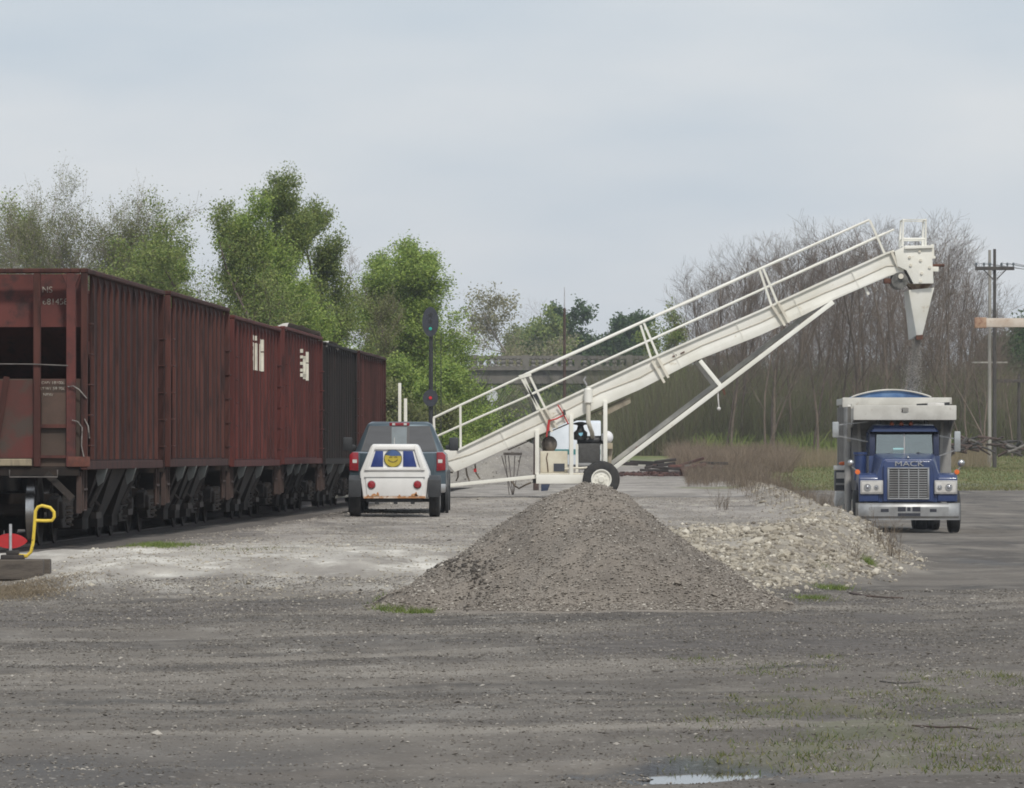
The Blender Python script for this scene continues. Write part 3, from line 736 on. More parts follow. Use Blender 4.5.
CL, ZT, ZS, HW = 11.5, 3.79, 1.04, 1.575        # body length, top, sill, half width (from the rail top)
CAR_MESH = {}
def shared(key, fn):
    if key not in CAR_MESH: CAR_MESH[key] = fn()
    return CAR_MESH[key]
wheel_prof = [(0.10, -.10), (0.10, -.07), (.33, -.055), (.40, -.07), (.455, -.07), (.457, .045), (.470, .055), (.487, .06), (.487, .085), (.40, .085), (.34, .04), (.12, .05), (.12, .09)]
def wheel_mesh():
    mb = MB(); mb.lathe(wheel_prof, (0, 0, 0), 'x', 36)
    n = 36
    for i, f in enumerate(mb.f):
        if len(f) == 4 and i // n in (4, 5): mb.m[i] = 1
    return mb.mesh('wheel', [under, tread], angle=30)
def side_frame_mesh():
    mb = MB()
    out = [(-1.18, .36), (-1.16, .62), (-.72, .66), (-.42, .56), (.42, .56), (.72, .66), (1.16, .62), (1.18, .36), (.80, .38), (.50, .20), (-.50, .20), (-.80, .38)]
    mb.prism_x([(y, z) for y, z in out], -.07, .07)
    for s in (-1, 1): mb.cyl((-.10, s * .92, .457), (.13, s * .92, .457), .14, .12, 12)
    return mb.mesh('side_frame', sidefr, bevel=.015, seg=1)
def spring_mesh():
    mb = MB()
    for oy in (-.14, .14):
        p = [(0.085 * math.cos(t * 1.25), oy + 0.085 * math.sin(t * 1.25), .22 + .016 * t) for t in range(20)]
        mb.tube(p, .018, 5)
    return mb.mesh('spring_group', sidefr)
def make_bogie(car, y):
    b = obj('bogie', shared('bogie', lambda: MB().box(-.95, .95, -.22, .22, .42, .68).cyl((-.7, -.92, .457), (.7, -.92, .457), .085, n=10).cyl((-.7, .92, .457), (.7, .92, .457), .085, n=10).mesh('bogie', under)), car, (0, y, 0))
    for s in (-1, 1):
        obj('side_frame', shared('side_frame', side_frame_mesh), b, (s * 1.02, 0, 0))
        obj('spring_group', shared('spring_group', spring_mesh), b, (s * 1.07, 0, .02))
        for q in (-1, 1):
            o = obj('wheel', shared('wheel', wheel_mesh), b, (s * .735, q * .92, .457)); o.rotation_euler = (0, 0, 0 if s > 0 else math.pi)
    return b
RIBY = [1.06 + i * (CL - 2.12) / 11 for i in range(12)]
def make_car(i, Y0, m_sheet, m_rib, label, fancy=False):
    car = thing('hopper_car', (track_x(Y0), Y0, RAIL_Z), label, 'railroad car', 'hopper cars coupled in a train', RZ)
    for s in (-1, 1):
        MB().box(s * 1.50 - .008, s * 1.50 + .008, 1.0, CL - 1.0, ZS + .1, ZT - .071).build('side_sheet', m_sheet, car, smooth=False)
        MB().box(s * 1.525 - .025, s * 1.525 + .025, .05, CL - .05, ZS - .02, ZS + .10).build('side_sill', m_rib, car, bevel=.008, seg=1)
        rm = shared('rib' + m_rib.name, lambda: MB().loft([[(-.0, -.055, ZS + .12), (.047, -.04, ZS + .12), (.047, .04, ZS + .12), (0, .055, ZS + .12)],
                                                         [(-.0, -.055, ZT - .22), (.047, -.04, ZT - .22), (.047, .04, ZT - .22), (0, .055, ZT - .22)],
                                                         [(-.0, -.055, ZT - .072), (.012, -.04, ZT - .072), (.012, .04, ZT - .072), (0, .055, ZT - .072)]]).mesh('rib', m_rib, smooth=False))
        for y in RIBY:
            o = obj('rib', rm, car, (s * 1.508, y + random.uniform(-.015, .015), 0))
            if s < 0: o.rotation_euler = (0, 0, math.pi)
    # rim all round the top
    mb = MB()
    for s in (-1, 1): mb.box(s * 1.52 - .06, s * 1.52 + .055, 0, CL, ZT - .07, ZT)
    for y in (0.002, CL - .122): mb.box(-1.459, 1.459, y, y + .12, ZT - .068, ZT - .002)
    mb.build('top_rim', m_rib, car, bevel=.015, seg=1)
    for e in (0, 1):
        fy = (lambda y: y) if e == 0 else (lambda y: CL - y)
        A, B = (lambda p: p), None
        # upright end sheet and the slope sheet that runs down and in
        mb = MB(); mb.prism_x([(fy(.34), ZT - .072), (fy(.36), ZT - .072), (fy(.36), ZT - .80), (fy(.34), ZT - .80)], -1.49, 1.49); mb.build('end_sheet', end_red if e == 0 else m_sheet, car, smooth=False)
        mb = MB(); mb.prism_x([(fy(.34), ZT - .803), (fy(.37), ZT - .803), (fy(2.95), 1.25), (fy(2.90), 1.25)], -1.49, 1.49); mb.build('slope_sheet', m_sheet, car, smooth=False)
        y0, y1 = sorted((fy(.02), fy(.26)))
        MB().box(-1.45, 1.45, y0, y1, .93, ZS + .02).build('end_sill', under, car, bevel=.01, seg=1)
        y0, y1 = sorted((fy(.07), fy(.11)))
        MB().box(-1.49, 1.49, y0, y1, ZS + .02, 2.27).build('end_panel', mud if e == 0 else m_sheet, car, bevel=.006, seg=1)
        for xx, ww in ((-1.34, .13), (-.87, .10), (.87, .10), (1.34, .13)):
            y0, y1 = sorted((fy(-.012 if abs(xx) > 1 else -.006), fy(.068)))
            mb = MB().box(xx - ww / 2, xx + ww / 2, y0, y1, ZS + .02, ZT - .072)
            if abs(xx) > 1:
                mb.prism_y([(xx - .13, ZT - .08), (xx + .13, ZT - .08), (xx + .066, ZT - .24), (xx - .066, ZT - .24)], y0 + .006, y1 - .006)
            mb.build('end_post', m_rib if e else end_red if abs(xx) > 1 else m_rib, car, bevel=.008, seg=1)
        for s in (-1, 1):
            y0, y1 = sorted((fy(.0), fy(.10)))
            MB().box(s * 1.52 - .045, s * 1.52 + .045, y0, y1, ZS - .02, ZT - .072).build('corner_post', m_rib, car, bevel=.008, seg=1)
            y0, y1 = sorted((fy(.30), fy(.62)))
            mb = MB().tube([(s * 1.48, fy(.20), ZS), (s * 1.48, fy(.20), .46), (s * 1.48, fy(.58), .46), (s * 1.48, fy(.58), ZS)], .022, 6).bar((s * 1.48, fy(.16), .75), (s * 1.48, fy(.62), .75), .05, .03)
            mb.bar((s * 1.44, fy(.12), ZS - .05), (s * 1.44, fy(.12), .42), .07, .06); mb.build('step_stirrup', stir, car)
            mb = MB()
            for k in range(5):
                z = 1.35 + .42 * k
                mb.tube([(s * 1.505, fy(.12), z), (s * 1.60, fy(.12), z), (s * 1.60, fy(.46), z), (s * 1.505, fy(.46), z)], .011, 5)
            mb.build('ladder', m_rib, car)
        MB().tube([(-.80, fy(-.03), 2.47), (0, fy(-.04), 2.475), (.81, fy(-.03), 2.47), (1.30, fy(-.02), 2.45)], .010, 6).build('grab_rail', dimsteel, car)
        mb = MB().box(-.12, .12, *sorted((fy(-.50), fy(.30))), .62, .86); mb.box(-.2, .14, *sorted((fy(-.52), fy(-.30))), .58, .92); mb.build('coupler', under, car, bevel=.02, seg=1)
        if fancy and e == 0:
            for xa_, xb_ in ((-1.47, -.95), (.0, .82)): MB().box(xa_, xb_, .055, .068, 1.18, 2.25).build('red_plate', mat('red_patch_paint', (0.105, 0.026, 0.021), .8, second=(0.07, .026, .02), scale=1.2, third=(.06, .042, .033), tscale=1.6, tlo=.5, thi=.62), car, smooth=False)
            MB().box(-.9, .80, -.03, .03, 1.07, 1.17).build('step_board', plank, car, bevel=.01, seg=1)
            MB().bar((.45, .02, 2.30), (.28, .02, 1.20), .08, .03, up=(0, 1, 0)).build('end_brace', m_rib, car)
            MB().tube([(.50, -.05, ZS - .02), (.50, -.06, .92), (1.16, -.06, .92), (1.16, -.05, ZS - .02)], .010, 6).build('cut_lever', dimsteel, car)
            MB().bar((1.00, .02, .97), (1.36, .02, .62), .09, .05, up=(0, 1, 0)).build('brake_rod', sidefr, car)
            MB().box(.93, 1.27, .045, .068, 1.62, 2.08).build('data_panel', mat('brown_panel', (.085, .052, .038), .8, second=(.06, .038, .028), scale=3), car, smooth=False)
            MB().bar((.90, .03, 1.62), (1.33, .03, 1.62), .04, .05).bar((.90, .03, 1.20), (1.33, .03, 1.20), .03, .04).build('panel_stiffener', m_rib, car)
            for body, x_, z_, sz_ in (('NS', .975, 3.50, .12), ('681458', 1.085, 3.335, .118), ('CAPY', .99, 2.215, .05), ('181000', 1.16, 2.215, .062), ('LT WT', .99, 2.135, .05), ('59 700', 1.17, 2.135, .062), ('NEW', 1.02, 2.05, .06)):
                o = obj('stencilled_number', text_mesh(body, sz_, .002, stencil), car, (x_, .338 if z_ > 3 else .040, z_))
            for pts_ in ([(1.30, -.02, 2.16), (1.38, -.06, 2.17), (1.46, -.05, 2.12), (1.56, -.02, 2.00)], [(1.36, -.04, 1.70), (1.44, -.05, 1.68), (1.50, -.05, 1.60), (1.49, -.04, 1.35), (1.52, -.03, 1.20)], [(1.53, -.03, 1.72), (1.58, -.03, 1.62), (1.60, -.02, 1.45)]):
                MB().tube(pts_, .009, 5).build('hand_grab', mat('worn_white_steel', (.26, .24, .22), .6, second=(.06, .05, .045), scale=9), car)
            MB().box(1.30, 1.60, -.02, .05, 1.06, 1.20).build('corner_casting', mat('bright_rust', (.14, .048, .032), .85, second=(.08, .033, .025), scale=6), car, bevel=.01)
    MB().box(-.33, .33, .2, CL - .2, .72, 1.02).build('center_sill', under, car, smooth=False)
    # chutes below the body
    chute_me = shared('chute', lambda: MB().loft([[(-1.46, -1.05, 1.10), (1.46, -1.05, 1.10), (1.46, 1.05, 1.10), (-1.46, 1.05, 1.10)], [(-1.15, -.42, .32), (1.15, -.42, .32), (1.15, .42, .32), (-1.15, .42, .32)],
                                                  [(-1.15, -.42, .16), (1.15, -.42, .16), (1.15, .42, .16), (-1.15, .42, .16)]]).mesh('hopper_chute', under, smooth=False))
    gus = shared('gusset', lambda: MB().prism_y([(1.38, 1.03), (1.56, 1.03), (1.50, .84), (1.42, .78)], -.03, .03).mesh('gusset', pale_gusset, smooth=False))
    arm = shared('arm', lambda: MB().bar((1.46, 0, 1.0), (1.25, -.25, .48), .09, .06).tube([(1.28, -.2, .62), (1.40, -.16, .50), (1.34, -.12, .38)], .03, 6).bar((1.34, -.36, .36), (1.34, .36, .36), .08, .09).mesh('door_lock_arm', sidefr, smooth=False))
    for k, y in enumerate((3.65, 5.75, 7.85)):
        obj('hopper_chute', chute_me, car, (0, y, 0))
        if k != 1 or i % 2:
            obj('gusset', gus, car, (0, y - .85, 0)); obj('door_lock_arm', arm, car, (-.02 * k, y - .3 + .4 * k, 0))
    make_bogie(car, 1.78); make_bogie(car, CL - 1.78)
    car.scale = (1, 1, (1.0, 1.008, .982, 1.0, .978, .985)[i])
    return car
PITCH = 12.5
car_specs = [(maroon, maroon_rib, 'nearest rust-streaked maroon hopper car with its open slope end and number facing'),
             (maroon, maroon_rib, 'plain dark maroon hopper car, second in line behind the numbered end'),
             (redox, redox_rib, 'red hopper car with large white lettering and a bare rim, third in line'),
             (redox, redox_rib, 'red hopper car with white lettering and a pale heaped load along its rim'),
             (soot, soot_rib, 'sooty black hopper car between the two red ones'),
             (brownp, brownp_rib, 'farthest brown-red hopper car at the end of the train beside the pickup')]
cars = []
for i, (ms, mr, lab) in enumerate(car_specs):
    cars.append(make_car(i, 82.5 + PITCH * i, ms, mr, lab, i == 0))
# white lettering on the third and fourth car: painted over sheet and ribs alike
logo_m = mat('old_white_lettering', (0.70, 0.67, 0.58), 0.8, second=(0.58, 0.55, 0.46), scale=4, third=(.22, .09, .07), tscale=7, tlo=.62, thi=.72)
def logo(car, y_of, z_of, rects):
    mb = MB()
    for (u0, u1, v0, v1) in rects:
        ya, yb = y_of(u0), y_of(u1); za, zb = z_of(v1), z_of(v0)
        cuts = [ya, yb] + [c for y in RIBY for c in (y - .058, y + .058) if ya < c < yb]; cuts.sort()
        for a, b in zip(cuts[:-1], cuts[1:]):
            mid = (a + b) / 2
            if any(abs(mid - y) < .058 for y in RIBY): mb.box(1.509, 1.560, a, b, za, zb)
            else: mb.box(1.5085, 1.514, a, b, za, zb)
    mb.build('painted_lettering', logo_m, car, smooth=False)
def y_map(car, px_): # along the car: where the line of sight of this column meets the side
    Y0 = car.location.y; lo_, hi_ = -2.0, 14.0
    for _ in range(40):
        md = (lo_ + hi_) / 2; xw = track_x(Y0) + 1.515 + TRK_S * md; yw = Y0 + md
        if CX + xw * FPX / yw < px_: lo_ = md
        else: hi_ = md
    return lo_
rc3 = [(251.0, 254.9, 334.0, 338.8), (251.0, 258.3, 341.4, 345.6), (253.8, 258.3, 345.6, 349.0), (251, 258.3, 349.0, 352.8), (253.8, 258.3, 352.8, 355.4), (251, 258.3, 355.4, 359.8), (253.8, 258.3, 359.8, 363.4), (252.4, 258.3, 363.4, 367.2), (253.8, 258.3, 367.2, 368.9), (258.3, 262.0, 336.1, 348.2), (258.3, 262.0, 349.5, 368.9)]
rc4 = [(299.0, 301.8, 348.0, 351.8), (299.6, 304.0, 354.5, 357.5), (301.6, 304.4, 356.0, 361.0), (299.2, 304.4, 361.0, 364.0), (301.4, 304.4, 364.0, 367.8), (299.2, 304.4, 367.8, 370.8), (300.6, 304.4, 372.5, 376.0), (304.4, 308.8, 349.5, 360.4), (304.4, 308.8, 361.4, 378.8), (302.0, 304.4, 371.0, 377.8)]
for car, rc, ym in ((cars[2], rc3, 111.0), (cars[3], rc4, 124.0)):
    zf = lambda v, ym=ym, c=car: (CAMZ - (v - HY) * ym / FPX - RAIL_Z) / c.scale.z
    logo(car, lambda u, c=car: y_map(c, u), zf, rc)
# the pale load heaped in the fourth car, a low one in the fifth
load_m = mat('pale_load', (0.60, 0.57, 0.52), 0.95, second=(0.42, 0.39, 0.35), scale=3, bump=.6, bscale=12)
for car, h_, yb in ((cars[3], .10, 11.2), (cars[4], .05, 4.5)):
    u = np.linspace(-1.44, 1.57, 26); v_ = np.linspace(.4, yb, 60); U, W = np.meshgrid(u, v_)
    Zl = ZT - .30 + (h_ + .30) * sstep((U - .75) / .8) * np.clip(np.minimum(W - .3, yb + .1 - W) / .8, 0, 1) ** .3 * (0.93 + .14 * fbm(U * 1.2, W * .8, 4))
    ii = np.arange(U.size).reshape(U.shape); Fq = np.stack([ii[:-1, :-1], ii[:-1, 1:], ii[1:, 1:], ii[1:, :-1]], -1).reshape(-1, 4)
    tag(obj('gravel_load', np_mesh('gravel_load', np.stack([U, W, Zl], -1).reshape(-1, 3), Fq, load_m, smooth=True), car), kind='stuff')

# ================================================================== SWITCH STAND AND ITS TIMBERS
SY = 69.5
sb = P(14, 559, SY); pass
ss = thing('switch_stand', sb, 'low switch stand with red oval target and yellow looped lever beside the track', 'switch stand')
def S(px, py, dy=0.0): return P(px, py, SY) + Vector((0, dy, 0)) - sb
yellow = mat('yellow_paint', (0.72, 0.52, 0.05), 0.5, second=(0.6, 0.42, 0.04), scale=8, third=(.2, .13, .03), tscale=26, tlo=.62, thi=.7)
redp = mat('red_target_paint', (0.46, 0.018, 0.022), 0.6, second=(0.36, 0.016, 0.02), scale=6)
MB().tube([S(10.5, 559), S(10.5, 524)], .017, 10).build('mast', mat('galvanised', (.55, .55, .56), .45, .5, second=(.42, .42, .43), scale=9), ss)
c = S(10, 541, .03); tp = []
for k in range(28):
    a = 2 * math.pi * k / 28; q = abs(math.cos(a))
    tp.append((c.x + .20 * math.copysign(abs(math.cos(a)) ** 1.0, math.cos(a)), c.z + .088 * math.copysign(abs(math.sin(a)) ** 1.5, math.sin(a))))
MB().prism_y(tp, c.y - .004, c.y + .004).build('target', redp, ss)
pts_ = [S(20, 556), S(26, 556.5), S(31, 552), S(33, 543), S(34.5, 525), S(35.5, 511), S(38, 507), S(42, 505.6), S(50, 507.5), S(54, 512), S(54.3, 517), S(52, 520.5), S(46, 520.8), S(35.5, 520.5)]
MB().tube(pts_, .0195, 10).build('lever', yellow, ss)
MB().box(-.15, .12, -.10, .10, -.005, .05).box(-.09, .06, -.06, .06, .05, .10).build('base_casting', mat('black_casting', (.03, .027, .025), .8, second=(.05, .04, .035), scale=7), ss, bevel=.015)
MB().prism_y([(S(18, 0).x, .02), (S(28, 0).x, .02), (S(28, 0).x, .055), (S(18, 0).x, .06)], -.03, .03).build('lever_socket', yellow, ss, bevel=.006)
for (px0, px1, dz, dy, lab) in ((-30, 44, .16, -.05, 'grey weathered timber lying under the switch stand'), (-30, 49, .15, .26, 'weathered timber lying behind the one under the switch stand')):
    a = P(px0, 560, SY); b = P(px1, 560, SY); zz = sb.z
    MBx = MB().box(a.x - sb.x, b.x - sb.x, -.115, .115, -.24, -.004)
    tag(MBx.build('railroad_tie', mat('dark_old_timber', (.105, .088, .073), .95, second=(.06, .05, .043), scale=3, stretch=(1, 5, 5), bump=.3, bscale=14), None, (sb.x, SY + dy, zz), bevel=.012, seg=1), lab, 'timber', 'timbers at the switch stand')
# ================================================================== THE PICKUP
blue_grey = mat('blue_grey_metallic', (0.072, 0.102, 0.122), 0.32, 0.45, second=(0.06, 0.086, 0.103), scale=2, coat=0.6)
dark_plastic = mat('dark_plastic', (0.028, 0.03, 0.033), 0.6, second=(0.04, 0.042, 0.045), scale=4)
smoke_glass = glass_mat('tinted_glass', (0.10, 0.11, 0.12), 0.17)
seat_grey = mat('grey_upholstery', (0.10, 0.10, 0.10), .9)
PY = 122.9
pk = thing('pickup_truck', (P(397.5, 0, PY).x, PY, hz(P(397.5, 0, PY).x, PY + 2)), 'blue-grey crew cab pickup truck seen from behind, towing the small white trailer', 'pickup truck')
def wheel_set(parent, pos, r, wd, hub_mat, axis='x', name='wheel', hub_r=.55, side=1):
    """A tyre with a tread groove and shoulder, and a rim with its bolts as its own piece."""
    prof = [(r * .54, -wd * .02), (r * .55, -wd / 2), (r * .86, -wd / 2), (r * .96, -wd * .44), (r, -wd * .33), (r, -wd * .06), (r * .975, -wd * .05), (r * .975, wd * .05), (r, wd * .06), (r, wd * .33), (r * .96, wd * .44), (r * .86, wd / 2), (r * .55, wd / 2), (r * .54, wd * .02)]
    t = MB().lathe(prof, (0, 0, 0), axis, 36).build(name, rubber, parent, pos)
    e = wd / 2 * side
    pr = [(r * hub_r * 1.04, e * .2), (r * hub_r * 1.04, e * 1.03), (r * hub_r * .92, e * 1.03), (r * hub_r * .80, e * .7), (r * hub_r * .35, e * .8), (r * hub_r * .30, e * 1.0), (.01, e * 1.02)]
    mb = MB().lathe(pr, (0, 0, 0), axis, 28)
    for k in range(8):
        a = 2 * math.pi * k / 8; u, v_ = r * hub_r * .55 * math.cos(a), r * hub_r * .55 * math.sin(a)
        if axis == 'x': mb.cyl((e * .68, u, v_), (e * .86, u, v_), r * .035, n=6)
        else: mb.cyl((u, e * .68, v_), (u, e * .86, v_), r * .035, n=6)
    mb.build('rim', hub_mat, t)
    return t
# bed and lower body
sec = lambda y, hw, z0, z1, r=.10: [(-hw + r * .3, y, z0), (hw - r * .3, y, z0), (hw, y, z0 + r), (hw, y, z0 + (z1 - z0) * .55), (hw - .035, y, z1 - .04), (hw - .09, y, z1), (-hw + .09, y, z1), (-hw + .035, y, z1 - .04), (-hw, y, z0 + (z1 - z0) * .55), (-hw, y, z0 + r)]
mb = MB().loft([sec(.02, .985, .50, 1.24), sec(.12, 1.005, .46, 1.255), sec(2.0, 1.01, .46, 1.26), sec(4.5, 1.01, .46, 1.25), sec(5.3, .97, .50, 1.12), sec(5.6, .88, .55, 1.0)])
mb.build('body', blue_grey, pk, bevel=.02)
MB().box(-.76, .76, -.012, .03, .62, 1.235).build('tailgate', blue_grey, pk, bevel=.02)
# cab: lofted from the belt line up to the roof; the rear window is set in its sloping back
def zring(z, hw, ya, yb): return [(-hw, ya + .06, z), (-hw + .10, ya, z), (hw - .10, ya, z), (hw, ya + .06, z), (hw, yb - .3, z), (hw - .12, yb, z), (-hw + .12, yb, z), (-hw, yb - .3, z)]
BS = .43
mb = MB().loft([zring(1.22, .925, 1.88, 4.70), zring(1.30, .905, 1.88 + .035, 4.55), zring(1.76, .705, 1.88 + .232, 3.75), zring(1.84, .665, 1.88 + .267, 3.60), zring(1.885, .58, 1.88 + .34, 3.45)])
mb.build('cab', blue_grey, pk, bevel=.02)
wy = lambda z: 1.88 + (z - 1.22) * BS - .012
wq = lambda xa, xb, xc, xd, z0, z1: [(xa, wy(z0), z0), (xb, wy(z0), z0), (xd, wy(z1), z1), (xc, wy(z1), z1)]
def pane(name, q, m, parent, th=.012):
    return MB().loft([[Vector(p) for p in q], [Vector(p) + Vector((0, th, th * .4)) for p in q]]).build(name, m, parent, smooth=False)
rw = pane('rear_window', wq(-.80, .80, -.63, .63, 1.25, 1.79), mat('window_rubber', (.02, .02, .022), .5), pk, .01)
dim_glass = mat('smoked_pane', (0.040, 0.042, 0.046), 0.10, second=(0.028, .03, .032), scale=2.5, stretch=(.6, 1, 2.5), coat=.4, spec=.8)
for xa, xb, xc, xd, zz0, zz1 in ((-.77, -.175, -.605, -.175, 1.27, 1.775), (-.16, .155, -.16, .155, 1.27, 1.775), (.215, .77, .215, .605, 1.27, 1.775)):
    q = [(p[0], p[1] - .012, p[2]) for p in wq(xa, xb, xc, xd, zz0, zz1)]
    dd = [(Vector(p)) for p in q]
    for p, z in zip(dd, (zz0, zz0, zz1, zz1)): p.y = wy(z) - .010
    MB().loft([dd, [p + Vector((0, .008, .003)) for p in dd]]).build('pane', dim_glass if xa != -.16 else mat('clear_pane', (.17, .20, .21), .12, second=(.13, .15, .16), scale=2, coat=.4), rw, smooth=False)
MB().box(-.21, .21, 2.12, 2.20, 1.80, 1.865).build('brake_light_housing', red_lens, pk, bevel=.012)
for x_ in (-.15, .09): MB().box(x_, x_ + .06, 2.11, 2.121, 1.81, 1.855).build('cargo_lamp', white_lens, pk, smooth=False)
for s in (-1, 1):
    tl = MB().prism_y([(s * .80, .86), (s * .985, .88), (s * .985, 1.19), (s * .93, 1.25), (s * .80, 1.25)], -.022, .10).build('tail_light', red_lens, pk, bevel=.015)
    MB().box(min(s * .83, s * .92), max(s * .83, s * .92), -.028, -.016, 1.03, 1.10).build('reverse_lamp', white_lens, tl, smooth=False)
    MB().box(s * 1.12 - .10, s * 1.12 + .10, 3.55, 3.68, 1.28, 1.56).bar((s * .95, 3.65, 1.34), (s * 1.10, 3.62, 1.38), .06, .10).build('mirror', dark_plastic, pk, bevel=.03)
    for y_ in (1.25, 4.75):
        wheel_set(pk, (s * .84, y_, .39), .39, .26, grey_steel, side=s)
        MB().lathe([(.46, -.03), (.49, -.03), (.49, .03), (.46, .03)], (s * 1.0, y_, .39), 'x', 28).build('wheel_arch', dark_plastic, pk)
MB().prism_y([(-.98, .42), (.98, .42), (1.0, .60), (-1.0, .60)], -.16, .04).build('bumper', chrome, pk, bevel=.03)
MB().box(-.55, .55, .3, 5.0, .30, .50).build('chassis', black, pk, smooth=False)

# ================================================================== THE WHITE TRAILER
TY = 118.9
tx = P(394.5, 0, TY).x
tl_ = thing('trailer', (tx, TY, hz(tx, TY + .6)), 'small white box trailer with blue windows and round yellow emblem hitched to the pickup', 'trailer')
white_p = mat('white_fibreglass', (0.80, 0.79, 0.77), 0.42, second=(0.72, 0.71, 0.68), scale=1.3, third=(.5, .36, .24), tscale=6, tlo=.74, thi=.84, coat=.2)
white_d = mat('white_panel_paint', (0.74, 0.73, 0.71), 0.5, second=(0.66, 0.65, 0.63), scale=1.6)
rust_e = mat('rust_streaked_edge', (0.62, 0.52, 0.42), 0.7, second=(0.42, 0.20, 0.08), scale=7, lo=.45, hi=.56, third=(.30, .12, .05), tscale=10, tlo=.55, thi=.62)
def tsec(y, k=1.0, dz=0.0): return [(-.625 * k, y, .38), (.625 * k, y, .38), (.690 * k, y, .83), (.685 * k, y, .90), (.475 * k, y, 1.40 + dz), (.43 * k, y, 1.45 + dz), (-.43 * k, y, 1.45 + dz), (-.475 * k, y, 1.40 + dz), (-.685 * k, y, .90), (-.690 * k, y, .83)]
MB().loft([tsec(.03, .985, -.012), tsec(.07), tsec(2.0), tsec(2.2, .95, -.05)]).build('body', white_p, tl_, bevel=.022)
# rear hatch frame, inset window with its three panes; lower panel
hf = MB()
for q in ([(-.60, .93), (.60, .93), (.60, .99), (-.585, .99)], [(-.44, 1.34), (.44, 1.34), (.42, 1.41), (-.42, 1.41)], [(-.60, .93), (-.52, .93), (-.375, 1.41), (-.44, 1.41)], [(.52, .93), (.60, .93), (.44, 1.41), (.375, 1.41)]):
    hf.prism_y(q, -.004 if abs(q[0][0]) == .44 or q[0][0] == -.60 and q[1][0] == .60 else -.008, .05)
hatch = hf.build('hatch', white_p, tl_, bevel=.012)
blue_p = mat('blue_pane', (0.030, 0.055, 0.22), 0.3, second=(0.022, 0.042, 0.17), scale=3)
MB().prism_y([(-.475, 1.0), (-.225, 1.0), (-.225, 1.315), (-.375, 1.315)], .015, .04).build('window_panel', blue_p, hatch, bevel=.006)
MB().prism_y([(.17, 1.0), (.44, 1.0), (.36, 1.315), (.17, 1.315)], .015, .04).build('window_panel', blue_p, hatch, bevel=.006)
ec = (-.03, 1.165)
ring_ = lambda r, n=40: [(ec[0] + r * math.cos(2 * math.pi * k / n), ec[1] + r * math.sin(2 * math.pi * k / n)) for k in range(n)]
em = MB().prism_y(ring_(.180), .008, .04).build('emblem', mat('emblem_dark_rim', (.10, .10, .05), .5), tl_)
MB().prism_y(ring_(.166), .002, .03).build('yellow_disc', mat('emblem_yellow', (.52, .41, .05), .5, second=(.44, .34, .04), scale=9), em)
cap = [(ec[0] + .168 * math.cos(a), ec[1] + .168 * math.sin(a)) for a in np.linspace(R(22), R(158), 18)]
cap = [(ec[0] + .155, ec[1] + .055)] + cap + [(ec[0] - .155, ec[1] + .075), (ec[0] - .02, ec[1] + .05)]
MB().prism_y(cap, -.003, .02).build('blue_band', mat('emblem_blue', (.07, .13, .30), .5), em, smooth=False)
dk = mat('emblem_ink', (.05, .045, .02), .5)
mb = MB(); mb.tube([(ec[0] + .10 * math.cos(a), -.001, ec[1] + .012 + .082 * math.sin(a)) for a in np.linspace(R(205), R(335), 12)], .007, 5)
mb.tube([(ec[0] - .075, -.001, ec[1] + .02), (ec[0] - .045, -.001, ec[1] + .035), (ec[0] - .015, -.001, ec[1] + .02)], .006, 5)
mb.tube([(ec[0] + .03, -.001, ec[1] + .02), (ec[0] + .055, -.001, ec[1] + .035), (ec[0] + .085, -.001, ec[1] + .02)], .006, 5)
mb.build('emblem_lines', dk, em)
lp = MB().prism_y([(-.545, .42), (.545, .42), (.575, .77), (-.575, .77)], .0, .04).build('lower_panel', white_d, tl_, bevel=.010)
mb = MB(); mb.box(-.60, .60, .014, .04, .770, .800); mb.build('panel_gap', mat('gap_grey', (.22, .22, .22), .7), tl_, smooth=False)  # grey strip along the top edge of the lower panel
for x_ in (-.455, .455):
    l = MB().lathe([(.075, .0), (.075, .025), (.06, .04), (.01, .046)], (x_, .0, .645), 'y', 24)
    for i, v_ in enumerate(l.v): l.v[i] = (v_[0], -(v_[1]), v_[2])
    lo_ = l.build('tail_light', red_lens, tl_)
    MB().lathe([(.066, -.012), (.086, -.012), (.086, .0), (.066, .0)], (x_, .0, .645), 'y', 24).build('lamp_ring', grey_steel, tl_)
MB().box(-.615, .615, .006, .05, .375, .42).build('rusty_sill', rust_e, tl_, smooth=False)
rp = MB()
for x_, w_, h_ in ((-.40, .13, .05), (-.33, .06, .085), (.40, .16, .055), (.43, .05, .09), (.10, .05, .03), (-.52, .04, .03)):
    rp.prism_y([(x_ - w_ / 2, .421), (x_ + w_ / 2, .421), (x_ + w_ * .3, .421 + h_ * .6), (x_, .421 + h_), (x_ - w_ * .35, .421 + h_ * .7)], -.0035, .01)
rp.build('rust_patch', mat('rust_patch', (.42, .17, .06), .85, second=(.55, .33, .16), scale=18), tl_, smooth=False)
for s in (-1, 1):
    MB().prism_x([(-.06, .42), (.04, .42), (.16, .66), (.50, .74), (.84, .66), (.98, .42), (1.06, .42), (1.06, .72), (.84, .83), (.15, .83), (-.06, .74)], s * .66 if s > 0 else -.91, s * .91 if s > 0 else -.66).build('fender', dark_plastic, tl_, bevel=.02)
    MB().box(min(s * .665, s * .905), max(s * .665, s * .905), -.055, -.035, .40, .74).build('mud_flap', dark_plastic, tl_, bevel=.008)
    wheel_set(tl_, (s * .79, .5, .335), .335, .22, grey_steel, side=s)
MB().cyl((-.75, .5, .335), (.75, .5, .335), .035, n=10).box(-.55, .55, .1, 2.1, .30, .37).build('axle', black, tl_)
MB().bar((0, 2.1, .42), (0, 3.85, .46), .09, .09).build('tow_bar', black, tl_)
for x_ in (-.35, .02, .36): MB().box(x_ - .04, x_ + .04, .04, .10, .26, .31).build('bracket', black, tl_, smooth=False)
